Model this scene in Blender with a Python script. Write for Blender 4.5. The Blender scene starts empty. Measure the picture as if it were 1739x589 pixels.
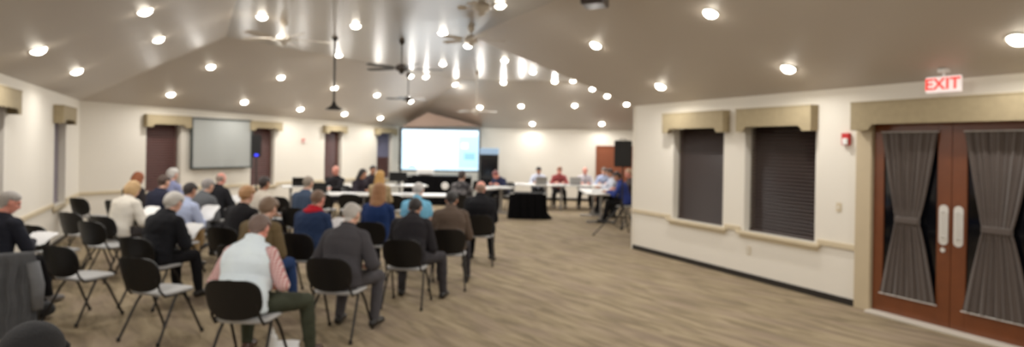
import bpy, bmesh, math, random
import numpy as np
from mathutils import Vector, Matrix

random.seed(7)
R = math.radians
scene = bpy.context.scene
COL = scene.collection
CAMZ = 1.9
F = 1050.0
CX, CY = 869.5, 248.0
ROLL = R(1.0)

# ------------------------------------------------------------------ helpers
def ray(px, py):
    dx, dy = px - CX, py - CY
    u = (dx * math.cos(ROLL) + dy * math.sin(ROLL)) / F
    v = (-dx * math.sin(ROLL) + dy * math.cos(ROLL)) / F
    return Vector((u, 1.0, -v))

def at(px, py, d):
    r = ray(px, py)
    return Vector((r.x * d, d, CAMZ + r.z * d))

def lin(c):
    out = []
    for v in c[:3]:
        v = v / 255.0
        out.append(v / 12.92 if v <= 0.04045 else ((v + 0.055) / 1.055) ** 2.4)
    return (*out, 1.0)

MATS = {}
def mat(name, rgb, rough=0.6, metal=0.0, bump=0.0, bscale=60.0, var=0.0, vscale=8.0, emis=None, estr=0.0,
        spec=0.5, sheen=0.0, alpha=1.0, trans=0.0):
    if name in MATS:
        return MATS[name]
    m = bpy.data.materials.new(name)
    m.use_nodes = True
    nt = m.node_tree
    b = nt.nodes['Principled BSDF']
    b.inputs['Base Color'].default_value = lin(rgb)
    b.inputs['Roughness'].default_value = rough
    b.inputs['Metallic'].default_value = metal
    b.inputs['Specular IOR Level'].default_value = spec
    b.inputs['Alpha'].default_value = alpha
    b.inputs['Transmission Weight'].default_value = trans
    if sheen:
        b.inputs['Sheen Weight'].default_value = sheen
    if emis:
        b.inputs['Emission Color'].default_value = lin(emis)
        b.inputs['Emission Strength'].default_value = estr
    if bump or var:
        tc = nt.nodes.new('ShaderNodeTexCoord')
        no = nt.nodes.new('ShaderNodeTexNoise')
        no.inputs['Scale'].default_value = vscale
        no.inputs['Detail'].default_value = 4
        nt.links.new(tc.outputs['Object'], no.inputs['Vector'])
        if var:
            mx = nt.nodes.new('ShaderNodeMixRGB')
            c = lin(rgb)
            mx.inputs[1].default_value = tuple(max(0, v * (1 - var)) for v in c[:3]) + (1,)
            mx.inputs[2].default_value = tuple(min(1, v * (1 + var)) for v in c[:3]) + (1,)
            nt.links.new(no.outputs['Fac'], mx.inputs[0])
            nt.links.new(mx.outputs[0], b.inputs['Base Color'])
        if bump:
            n2 = nt.nodes.new('ShaderNodeTexNoise')
            n2.inputs['Scale'].default_value = bscale
            nt.links.new(tc.outputs['Object'], n2.inputs['Vector'])
            bp = nt.nodes.new('ShaderNodeBump')
            bp.inputs['Strength'].default_value = bump
            bp.inputs['Distance'].default_value = 0.01
            nt.links.new(n2.outputs['Fac'], bp.inputs['Height'])
            nt.links.new(bp.outputs[0], b.inputs['Normal'])
    MATS[name] = m
    return m

def link(name, bm, m=None, parent=None, smooth=False, mats=None):
    me = bpy.data.meshes.new(name)
    if isinstance(bm, bpy.types.Mesh):
        me = bm
    else:
        bmesh.ops.recalc_face_normals(bm, faces=bm.faces)
        bm.to_mesh(me)
        bm.free()
    if mats:
        for x in mats: me.materials.append(x)
    elif m:
        me.materials.append(m)
    if smooth:
        me.polygons.foreach_set('use_smooth', [True] * len(me.polygons))
    o = bpy.data.objects.new(name, me)
    COL.objects.link(o)
    if parent is not None:
        o.parent = parent
    return o

def empty(name, loc=(0, 0, 0), rz=0.0, label=None, cat=None, group=None, rot=None):
    o = bpy.data.objects.new(name, None)
    o.empty_display_size = 0.1
    COL.objects.link(o)
    o.location = loc
    o.rotation_euler = rot if rot is not None else (0, 0, rz)
    if label: tag(o, label, cat, group)
    return o

def tag(o, label=None, cat=None, group=None, kind=None):
    if label: o['label'] = label
    if cat: o['category'] = cat
    if group: o['group'] = group
    if kind: o['kind'] = kind
    return o

def struct(o, label=None):
    o['kind'] = 'structure'
    if label: o['label'] = label
    o['category'] = o.name.split('_')[0].split('.')[0]
    return o

def dup(root, loc, rz, label, group=None):
    def cp(o, par):
        c = o.copy()
        COL.objects.link(c)
        if par is not None:
            c.parent = par
        for ch in list(o.children):
            cp(ch, c)
        return c
    r = cp(root, None)
    r.location = loc
    r.rotation_euler = (0, 0, rz)
    r['label'] = label
    if group: r['group'] = group
    elif 'group' in r: del r['group']
    return r

def box(bm, x0, x1, y0, y1, z0, z1, bev=0.0):
    b2 = bmesh.new()
    bmesh.ops.create_cube(b2, size=1.0)
    for v in b2.verts:
        v.co = Vector(((x0 + x1) / 2 + v.co.x * (x1 - x0), (y0 + y1) / 2 + v.co.y * (y1 - y0), (z0 + z1) / 2 + v.co.z * (z1 - z0)))
    if bev:
        bmesh.ops.bevel(b2, geom=list(b2.edges), offset=bev, segments=2, affect='EDGES', profile=0.6)
    merge(bm, b2)
    return bm

def merge(bm, b2, M=None):
    vm = {}
    for v in b2.verts:
        vm[v] = bm.verts.new(M @ v.co if M else v.co)
    for f in b2.faces:
        try:
            nf = bm.faces.new([vm[v] for v in f.verts])
            nf.material_index = f.material_index
        except ValueError:
            pass
    b2.free()

def frame_of(d, up=Vector((0, 0, 1))):
    d = d.normalized()
    x = d.cross(up)
    if x.length < 1e-4:
        x = Vector((1, 0, 0))
    x.normalize()
    y = x.cross(d).normalized()
    return x, y

def tube(bm, pts, r, seg=10, cap=True):
    pts = [Vector(p) for p in pts]
    rs = r if isinstance(r, (list, tuple)) else [r] * len(pts)
    rings = []
    for i, p in enumerate(pts):
        if i == 0: d = pts[1] - p
        elif i == len(pts) - 1: d = p - pts[i - 1]
        else: d = (pts[i + 1] - p).normalized() + (p - pts[i - 1]).normalized()
        x, y = frame_of(d, Vector((0.013, 1, 0.02)) if abs(d.normalized().z) > 0.6 else Vector((0, 0, 1)))
        rings.append([bm.verts.new(p + (x * math.cos(2 * math.pi * k / seg) + y * math.sin(2 * math.pi * k / seg)) * rs[i]) for k in range(seg)])
    for a, b in zip(rings[:-1], rings[1:]):
        for k in range(seg):
            bm.faces.new([a[k], a[(k + 1) % seg], b[(k + 1) % seg], b[k]])
    if cap:
        bm.faces.new(rings[0][::-1]); bm.faces.new(rings[-1])
    return bm

def lathe(bm, prof, seg=24, c=(0, 0, 0), closed_ends=True):
    c = Vector(c)
    rings = []
    for (r, z) in prof:
        rings.append([bm.verts.new(c + Vector((max(r, 1e-4) * math.cos(2 * math.pi * k / seg), max(r, 1e-4) * math.sin(2 * math.pi * k / seg), z))) for k in range(seg)])
    for a, b in zip(rings[:-1], rings[1:]):
        for k in range(seg):
            bm.faces.new([a[k], a[(k + 1) % seg], b[(k + 1) % seg], b[k]])
    if closed_ends:
        bm.faces.new(rings[0][::-1]); bm.faces.new(rings[-1])
    return bm

def ellipsoid(bm, c, r, M=None, sub=3):
    b2 = bmesh.new()
    bmesh.ops.create_icosphere(b2, subdivisions=sub, radius=1.0)
    c = Vector(c)
    for v in b2.verts:
        v.co = Vector((v.co.x * r[0], v.co.y * r[1], v.co.z * r[2])) + c
    merge(bm, b2, M)

def sheet(bm, w, h, nx=1, ny=1, fn=None):
    vs = [[bm.verts.new(fn(i / nx, j / ny) if fn else Vector((w * (i / nx - .5), h * (j / ny - .5), 0))) for i in range(nx + 1)] for j in range(ny + 1)]
    for j in range(ny):
        for i in range(nx):
            bm.faces.new([vs[j][i], vs[j][i + 1], vs[j + 1][i + 1], vs[j + 1][i]])
    return bm

# ------------------------------------------------------------------ materials
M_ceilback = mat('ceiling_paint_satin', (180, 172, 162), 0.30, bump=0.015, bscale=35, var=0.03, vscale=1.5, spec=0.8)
M_wall = mat('wall_paint', (228, 222, 210), 0.75, bump=0.05, bscale=120)
M_trimtan = mat('tan_trim', (205, 190, 160), 0.45, var=0.05)
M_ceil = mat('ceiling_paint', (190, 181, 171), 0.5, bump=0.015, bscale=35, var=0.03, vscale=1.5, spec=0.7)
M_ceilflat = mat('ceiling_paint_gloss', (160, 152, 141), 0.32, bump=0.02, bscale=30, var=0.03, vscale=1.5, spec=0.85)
M_base = mat('black_vinyl', (28, 24, 23), 0.4)
M_val = mat('valance_fabric', (156, 141, 110), 0.85, bump=0.3, bscale=90, var=0.16, vscale=14)
M_slatd = mat('blind_dark_brown', (46, 31, 26), 0.5, var=0.15, vscale=5)
M_slatr = mat('blind_red_brown', (74, 33, 25), 0.55, var=0.1, vscale=5)
M_slatg = mat('blind_grey_violet', (120, 110, 122), 0.35, var=0.1, vscale=5)
M_winframe = mat('window_frame_white', (206, 198, 188), 0.5)
M_glassn = mat('night_glass', (10, 11, 15), 0.06, spec=0.6)
M_wood = mat('cherry_wood', (106, 56, 28), 0.33, var=0.25, vscale=6)
M_wooddk = mat('cherry_wood_dark', (70, 28, 15), 0.3, var=0.25, vscale=6)
M_alu = mat('brushed_aluminium', (215, 208, 196), 0.4, metal=0.1)
M_silver = mat('polished_plate', (225, 222, 216), 0.35, metal=0.35)
M_curtain = mat('sheer_brown_curtain', (74, 63, 57), 0.85, bump=0.2, bscale=200, var=0.12, vscale=10, sheen=0.3)
M_black = mat('black_plastic', (13, 12, 13), 0.45, spec=.35)
M_blackcloth = mat('black_cloth', (8, 8, 10), 0.9, var=0.2, spec=.1)
M_blackmetal = mat('black_metal', (34, 31, 30), 0.4, metal=0.4)
M_seat = mat('grey_seat_vinyl', (176, 176, 176), 0.42)
M_white = mat('white_plastic', (238, 238, 236), 0.4)
M_tabletop = mat('white_laminate', (225, 224, 220), 0.4)
M_greymetal = mat('grey_metal', (150, 148, 146), 0.35, metal=0.5)
M_paper = mat('paper', (240, 240, 240), 0.7)
M_fan = mat('fan_bronze', (48, 38, 32), 0.4, metal=0.3)
M_fanlt = mat('fan_blade_pale', (205, 196, 182), 0.5)
M_fandk = mat('fan_blade_dark', (45, 40, 38), 0.45)
M_lens = mat('lamp_lens', (255, 250, 240), 0.3, emis=(255, 244, 224), estr=26)
M_trimw = mat('lamp_trim', (205, 200, 190), 0.4)
M_red = mat('alarm_red', (190, 25, 30), 0.4)
M_board = mat('grey_board_surface', (166, 169, 166), 0.22, spec=0.5)
M_gablebrown = mat('gable_brown', (128, 106, 92), 0.7)

# carpet
def carpet():
    m = bpy.data.materials.new('carpet')
    m.use_nodes = True
    nt = m.node_tree; b = nt.nodes['Principled BSDF']
    N = nt.nodes.new; L = nt.links.new
    tc = N('ShaderNodeTexCoord')
    mp0 = N('ShaderNodeMapping'); mp0.inputs['Rotation'].default_value = (0, 0, R(53))
    L(tc.outputs['Object'], mp0.inputs[0])
    mp = N('ShaderNodeMapping')
    mp.inputs['Scale'].default_value = (1.6, 8.5, 1)
    L(mp0.outputs[0], mp.inputs[0])
    n1 = N('ShaderNodeTexNoise'); n1.inputs['Scale'].default_value = 1.0; n1.inputs['Detail'].default_value = 3; n1.inputs['Distortion'].default_value = 0.6
    L(mp.outputs[0], n1.inputs['Vector'])
    r1 = N('ShaderNodeValToRGB'); e = r1.color_ramp.elements
    e[0].position = 0.36; e[0].color = lin((120, 106, 85)); e[1].position = 0.64; e[1].color = lin((156, 140, 114))
    k = r1.color_ramp.elements.new(0.5); k.color = lin((140, 125, 100))
    L(n1.outputs['Fac'], r1.inputs[0])
    n2 = N('ShaderNodeTexNoise'); n2.inputs['Scale'].default_value = 1.3; n2.inputs['Detail'].default_value = 2
    mp2 = N('ShaderNodeMapping'); mp2.inputs['Scale'].default_value = (0.9, 2.6, 1); mp2.inputs['Location'].default_value = (5, 9, 0)
    L(mp0.outputs[0], mp2.inputs[0]); L(mp2.outputs[0], n2.inputs['Vector'])
    mx = N('ShaderNodeMixRGB'); mx.blend_type = 'MIX'
    r2 = N('ShaderNodeValToRGB'); r2.color_ramp.elements[0].position = 0.45; r2.color_ramp.elements[1].position = 0.65
    L(n2.outputs['Fac'], r2.inputs[0])
    mul = N('ShaderNodeMath'); mul.operation = 'MULTIPLY'; mul.inputs[1].default_value = 0.45
    L(r2.outputs[0], mul.inputs[0]); L(mul.outputs[0], mx.inputs[0])
    L(r1.outputs[0], mx.inputs[1]); mx.inputs[2].default_value = lin((140, 122, 108))
    n3 = N('ShaderNodeTexNoise'); n3.inputs['Scale'].default_value = 160
    L(tc.outputs['Object'], n3.inputs['Vector'])
    bp = N('ShaderNodeBump'); bp.inputs['Strength'].default_value = 0.5; bp.inputs['Distance'].default_value = 0.006
    L(n3.outputs['Fac'], bp.inputs['Height']); L(bp.outputs[0], b.inputs['Normal'])
    L(mx.outputs[0], b.inputs['Base Color'])
    b.inputs['Roughness'].default_value = 0.95
    b.inputs['Specular IOR Level'].default_value = 0.15
    return m
M_carpet = carpet()

# ------------------------------------------------------------------ room shell
LW0, LWd = Vector((-9.1, 13.0)), Vector((-0.4527, 0.8917))      # left wall far corner, direction going away
RW0, RWd = Vector((2.32, 11.7)), Vector((0.424, -0.906))        # right wall corner, direction coming nearer
LF = Vector((-3.98, 22.2))
BR = Vector((9.0, 21.5))
HR = Vector((9.0, 12.5))
LEN_L, LEN_R = 20.0, 19.2
LW1 = LW0 - LWd * LEN_L
RW1 = RW0 + RWd * LEN_R
Z = 3.97
LT, RT = Vector((-5.7, 12.25)), Vector((-0.82, 11.76))
LTr, RTr = LT - LWd * (LEN_L - 0.6), RT + RWd * (LEN_R - 0.3)
LFT = Vector((-1.65, 19.6)); BRT = Vector((6.2, 19.2)); HRT = Vector((6.2, 14.8))
HE, HF = 2.7, 2.52

def v3(p, z): return Vector((p[0], p[1], z))

CEIL = {
 'ceiling_slope_left': [v3(LW0, HE), v3(LW1, HE), v3(LTr, Z), v3(LT, Z)],
 'ceiling_slope_right': [v3(RW0, HE), v3(RT, Z), v3(RTr, Z), v3(RW1, HE)],
 'ceiling_slope_hall_left': [v3(LW0, HE), v3(LT, Z), v3(LFT, Z), v3(LF, HF)],
 'ceiling_slope_hall_back': [v3(LF, HF), v3(LFT, Z), v3(BRT, Z), v3(BR, HF)],
 'ceiling_slope_hall_right': [v3(BR, HF), v3(BRT, Z), v3(HRT, Z), v3(HR, HE)],
 'ceiling_slope_hall_front': [v3(HR, HE), v3(HRT, Z), v3(RT, Z), v3(RW0, HE)],
 'ceiling_flat': [v3(LT, Z), v3(LTr, Z), v3(RTr, Z), v3(RT, Z), v3(HRT, Z), v3(BRT, Z), v3(LFT, Z)],
}
CT = []
ci = bmesh.new(); cf = bmesh.new()
from mathutils.geometry import tessellate_polygon
ceil_root = empty('ceiling', (0, 0, 0)); struct(ceil_root, 'vaulted taupe ceiling of sloped sides around a glossy flat centre')
for nm, poly in CEIL.items():
    tris = tessellate_polygon([poly])
    b = bmesh.new()
    vs = [b.verts.new(p) for p in poly]
    for t in tris:
        b.faces.new([vs[i] for i in t]); CT.append([poly[i] for i in t])
    # thickness outward: add a copy above
    ret = bmesh.ops.extrude_face_region(b, geom=list(b.faces))
    for g in ret['geom']:
        if isinstance(g, bmesh.types.BMVert): g.co.z += 0.12
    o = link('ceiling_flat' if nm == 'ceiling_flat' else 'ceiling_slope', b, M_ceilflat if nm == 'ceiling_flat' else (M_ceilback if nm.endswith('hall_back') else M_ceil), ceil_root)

from mathutils.geometry import intersect_ray_tri
def ceil_hit(px, py):
    r = ray(px, py); o = Vector((0, 0, CAMZ)); best = None
    for t in CT:
        h = intersect_ray_tri(t[0], t[1], t[2], r, o, True)
        if h and (h - o).dot(r) > 0 and (best is None or (h - o).length < best[0]):
            n = (t[1] - t[0]).cross(t[2] - t[0]).normalized()
            if n.z > 0: n = -n
            best = ((h - o).length, h, n)
    return best
def ceil_z(x, y):
    best = None
    for t in CT:
        h = intersect_ray_tri(t[0], t[1], t[2], Vector((0, 0, 1)), Vector((x, y, 0)), True)
        if h: best = h.z if best is None else min(best, h.z)
    return best

# floor
b = bmesh.new()
vs = [b.verts.new(v3(p, 0)) for p in (LW0, LW1, RW1, RW0, HR, BR, LF)]
b.faces.new(vs)
for g in bmesh.ops.extrude_face_region(b, geom=list(b.faces))['geom']:
    if isinstance(g, bmesh.types.BMVert): g.co.z -= 0.1
struct(link('floor', b, M_carpet), 'beige streaked carpet floor')

def wall(name, p0, p1, z0, z1, openings=(), th=0.22, ext=(0, 0)):
    """p0->p1 with the room on the -Y side. openings (t0,t1,zb,zt)."""
    p0, p1 = Vector(p0), Vector(p1)
    L = (p1 - p0).length; d = (p1 - p0) / L
    n = Vector((-d.y, d.x))
    bm = bmesh.new()
    def hexa(a, c, zb, ztA, ztB):
        P = []
        for off in (0, th):
            for (t, zz) in ((a, zb), (c, zb), (c, ztB), (a, ztA)):
                q = p0 + d * t + n * off
                P.append(bm.verts.new((q.x, q.y, zz)))
        for f in ((0, 1, 2, 3), (7, 6, 5, 4), (0, 4, 5, 1), (1, 5, 6, 2), (2, 6, 7, 3), (3, 7, 4, 0)):
            bm.faces.new([P[i] for i in f])
    top = lambda t: z0 + (z1 - z0) * t / L
    cuts = sorted(openings)
    t = -ext[0]
    for (a, c, zb, zt) in cuts:
        if a > t: hexa(t, a, 0, top(t), top(a))
        if zb > 0: hexa(a, c, 0, zb, zb)
        hexa(a, c, zt, top(a), top(c))
        t = c
    hexa(t, L + ext[1], 0, top(t), top(L))
    return struct(link(name, bm, M_wall))

def wframe(p0, p1, t, off=0.0, z=0.0):
    """location + rotation of a wall-local frame: X along, -Y into the room"""
    p0, p1 = Vector(p0), Vector(p1); d = (p1 - p0).normalized(); n = Vector((-d.y, d.x))
    q = p0 + d * t - n * off
    return (q.x, q.y, z), math.atan2(d.y, d.x)

WZ0, WZ1 = 0.70, 2.32
# left wall runs LW1 -> LW0 ; parameter t from LW1
tl = lambda s: (LEN_L - 5.83) + s      # s measured from frame-edge point
L_open = [(tl(-0.9), tl(0.18), WZ0, WZ1), (tl(3.3), tl(4.36), WZ0, WZ1)]
wall('wall_left', LW1, LW0, HE, HE, L_open).__setitem__('label', 'cream near-left wall with chair rail')
LB_open = [(1.4, 2.24, WZ0, WZ1), (4.22, 5.0, WZ0, WZ1), (6.87, 7.6, WZ0, WZ1), (9.25, 10.02, WZ0, WZ1)]
wall('wall_back_left', LW0, LF, HE, HF, LB_open).__setitem__('label', 'cream angled wall behind the audience with dark windows')
wall('wall_back', LF, BR, HF, HF).__setitem__('label', 'cream far wall behind the council tables')
R_open = [(1.12, 2.30, WZ0, WZ1), (2.73, 3.95, WZ0, WZ1), (4.73, 6.51, 0, 2.3)]
wall('wall_right', RW0, RW1, HE, HE, R_open).__setitem__('label', 'cream near-right wall with windows and double door')
wall('wall_hall_right', BR, HR, HF, HE)
wall('wall_hall_front', HR + Vector((0, 0)), RW0 + Vector((0.16, 0.0)), HE, HE)
b = bmesh.new()
vs = [b.verts.new(p) for p in (v3(LW1, 0), v3(RW1, 0), v3(RW1, HE), v3(RTr, Z), v3(LTr, Z), v3(LW1, HE))]
b.faces.new(vs)
for g in bmesh.ops.extrude_face_region(b, geom=list(b.faces))['geom']:
    if isinstance(g, bmesh.types.BMVert): g.co.y -= 0.15
struct(link('wall_rear', b, M_wall), 'cream wall behind the photographer')

# chair rail and baseboards
def strip(name, p0, p1, segs, z0, z1, depth, m, label):
    bm = bmesh.new()
    for (a, c) in segs:
        box(bm, a, c, -depth, -0.002, z0, z1, bev=min(0.008, depth / 3))
    loc, rz = wframe(p0, p1, 0)
    o = link(name, bm, m); o.location = loc; o.rotation_euler = (0, 0, rz)
    return struct(o, label)
LBlen = (LF - LW0).length
def gaps(L, ops, pad=0.06):
    out = []; t = 0
    for (a, c, _, _) in sorted(ops):
        out.append((t, a - pad)); t = c + pad
    out.append((t, L)); return out
strip('trim_left', LW1, LW0, gaps(LEN_L, L_open), .70, .77, .03, M_trimtan, 'tan chair rail on the near-left wall')
strip('trim_back_left', LW0, LF, gaps(LBlen, LB_open), .70, .77, .03, M_trimtan, 'tan chair rail on the angled wall')
strip('trim_right', RW0, RW1, [g for g in gaps(LEN_R, R_open) if g[0] < 4.4][:3] + [(6.75, LEN_R)], .69, .76, .03, M_trimtan, 'tan chair rail on the near-right wall')
bb = [(0, 4.53), (6.72, LEN_R)]
strip('baseboard_right', RW0, RW1, bb, 0, .085, .014, M_base, 'black baseboard of the near-right wall')
strip('baseboard_left', LW1, LW0, [(0, LEN_L)], 0, .085, .014, M_base, 'black baseboard of the near-left wall')
strip('baseboard_back_left', LW0, LF, [(0, LBlen)], 0, .085, .014, M_base, 'black baseboard of the angled wall')
strip('baseboard_back', LF, BR, [(0, (BR - LF).length)], 0, .1, .014, M_base, 'black baseboard of the far wall')
fin = bmesh.new()
for k in range(1):
    box(fin, -0.03, 0.0, -0.02, 0.14, 0, 2.69, bev=.006)
loc, rz = wframe(RW0, RW1, 0)
o = link('trim_corner', fin, M_wall); o.location = loc; o.rotation_euler = (0, 0, rz); struct(o, 'cream corner edge of the near-right wall')

# ------------------------------------------------------------------ windows
def window(n, p0, p1, op, slat, tilt, label, blindlabel, valance=None, vallabel=None, far=False, sill=True, two=None):
    a, c, zb, zt = op
    w = c - a; loc, rz = wframe(p0, p1, (a + c) / 2, 0, 0)
    root = empty('window_%d' % n, loc, rz); struct(root, label)
    fr = bmesh.new(); t = .045
    for (x0, x1, z0, z1) in ((-w/2, -w/2 + t, zb, zt), (w/2 - t, w/2, zb, zt), (-w/2 + t, w/2 - t, zt - t, zt), (-w/2 + t, w/2 - t, zb, zb + t)):
        box(fr, x0, x1, .15, .19, z0, z1, bev=.006)
    link('window_frame', fr, M_winframe, root)
    g = bmesh.new(); box(g, -w/2 + t, w/2 - t, .165, .173, zb + t, zt - t)
    link('pane', g, M_glassn, root)
    if sill:
        s = bmesh.new(); box(s, -w/2 - .1, w/2 + .1, -.07, .001, zb - .05, zb, bev=.01)
        box(s, -w/2 - .06, w/2 + .06, -.025, -.002, zb - .10, zb - .05, bev=.006)
        link('window_sill', s, M_trimtan, root)
    bl = empty('window_blind', loc, rz, blindlabel, 'window blind', 'horizontal slatted window blinds')
    s = bmesh.new(); step = .05 if not far else .06
    k = 0; z = zb + .05
    while z < zt - .09:
        q = bmesh.new(); box(q, -w/2 + .02, w/2 - .02, -.024, .024, -.0015, .0015)
        if two and z < zb + (zt - zb) * two[1]:
            for f in q.faces: f.material_index = 1
        merge(s, q, Matrix.Translation((0, .115, z)) @ Matrix.Rotation(tilt, 4, 'X'))
        z += step
    link('slats', s, None, bl, mats=[slat, two[0]] if two else [slat])
    h = bmesh.new(); box(h, -w/2 + .015, w/2 - .015, .09, .14, zt - .08, zt - .01, bev=.005); link('head_rail', h, slat, bl)
    h = bmesh.new(); box(h, -w/2 + .015, w/2 - .015, .095, .135, zb + .005, zb + .03, bev=.005); link('bottom_rail', h, slat, bl)
    cd = bmesh.new()
    for x in (-w * .3, w * .3): tube(cd, [(x, .115, zb + .03), (x, .115, zt - .08)], .002, 5)
    link('cord', cd, slat, bl)
    if valance:
        x0, x1, z0, z1 = valance
        make_valance(p0, p1, x0, x1, z0, z1, vallabel)
    return root

def make_valance(p0, p1, x0, x1, zb, zt, label, dep=.15, ear=.14, drop=.07):
    loc, rz = wframe(p0, p1, (x0 + x1) / 2, 0, 0)
    w = x1 - x0
    root = empty('window_valance', loc, rz, label, 'valance', 'tan fabric window valances')
    # front board with stepped lower edge (hanging ears at both ends)
    prof = [(-w/2, zb), (-w/2 + ear, zb), (-w/2 + ear + .02, zb + drop * .5), (-w/2 + ear + .06, zb + drop), (w/2 - ear - .06, zb + drop),
            (w/2 - ear - .02, zb + drop * .5), (w/2 - ear, zb), (w/2, zb), (w/2, zt), (-w/2, zt)]
    b = bmesh.new(); f = b.faces.new([b.verts.new((x, -dep, z)) for x, z in prof])
    for g in bmesh.ops.extrude_face_region(b, geom=[f])['geom']:
        if isinstance(g, bmesh.types.BMVert): g.co.y += .02
    link('front_board', b, M_val, root)
    b = bmesh.new()
    box(b, -w/2, -w/2 + .02, -dep + .02, -.002, zb, zt); link('side_board', b, M_val, root)
    b = bmesh.new()
    box(b, w/2 - .02, w/2, -dep + .02, -.002, zb, zt); link('side_board', b, M_val, root)
    b = bmesh.new(); box(b, -w/2 - .004, w/2 + .004, -dep - .006, -.002, zt, zt + .02, bev=.004); link('top_board', b, M_val, root)
    return root

window(1, LW1, LW0, L_open[0], M_slatg, R(55), 'window cut off by the left edge of the view', 'slatted blind at the very left edge of the view',
       (L_open[0][0] - .1, L_open[0][1] + .15, 2.2, 2.5), 'tan fabric valance at the very left edge of the view')
window(2, LW1, LW0, L_open[1], M_slatg, R(55), 'narrow looking window on the near-left wall beside the room corner', 'violet-grey slatted blind on the near-left wall beside the corner',
       (L_open[1][0] - .12, L_open[1][1] + .12, 2.16, 2.46), 'tan fabric valance on the near-left wall beside the corner')
window(3, LW0, LF, LB_open[0], M_slatr, R(75), 'dark window left of the grey board', 'red-brown closed blind left of the grey board',
       (1.33, 2.42, 2.2, 2.47), 'tan fabric valance left of the grey board', True)
window(4, LW0, LF, LB_open[1], M_slatr, R(75), 'dark window behind the left loudspeaker', 'red-brown closed blind behind the left loudspeaker',
       (4.1, 5.15, 2.2, 2.44), 'tan fabric valance over the window right of the grey board', True)
window(5, LW0, LF, LB_open[2], M_slatr, R(75), 'red-brown window in the middle of the angled wall', 'red-brown closed blind in the middle of the angled wall',
       (6.78, 7.7, 2.2, 2.42), 'tan fabric valance over the middle window of the angled wall', True)
window(6, LW0, LF, LB_open[3], mat('blind_lavender', (108, 106, 130), .5), R(75), 'lavender and brown window nearest the projection screen', 'half lavender half brown blind nearest the projection screen',
       (9.1, 10.15, 2.2, 2.42), 'tan fabric valance nearest the projection screen', True, two=(M_slatr, .45))
window(7, RW0, RW1, R_open[0], M_slatd, R(62), 'dark window on the right wall farther from the door', 'dark brown blind on the right wall farther from the door',
       (0.98, 2.42, 2.17, 2.49), 'tan fabric valance over the right-wall window farther from the door')
window(8, RW0, RW1, R_open[1], M_slatd, R(50), 'dark window on the right wall nearer the door', 'dark brown blind on the right wall nearer the door',
       (2.68, 3.98, 2.17, 2.49), 'tan fabric valance over the right-wall window nearer the door')

# ------------------------------------------------------------------ double door on the right wall
make_valance(RW0, RW1, 4.58, 6.86, 2.16, 2.48, 'long tan fabric valance above the glazed double door', dep=.2, ear=.22)
loc, rz = wframe(RW0, RW1, 5.62, 0, 0)
fr = bmesh.new()
hw = .88
CW = .20
for s in (-1, 1):
    x0, x1 = sorted((s * hw, s * (hw + CW)))
    box(fr, x0, x1, -.035, .16, 0, 2.32, bev=.008)
box(fr, -hw - CW, hw + CW, -.035, .16, 2.3, 2.42, bev=.008)
o = link('trim_door', fr, mat('casing_tan', (190, 173, 143), .5, var=.05)); o.location = loc; o.rotation_euler = (0, 0, rz); struct(o, 'tan casing around the glazed double door')
th = bmesh.new(); box(th, -hw, hw, -.12, .15, 0, .03, bev=.006)
o = link('trim_threshold', th, M_alu); o.location = loc; o.rotation_euler = (0, 0, rz); struct(o, 'pale metal threshold under the double door')
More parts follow.
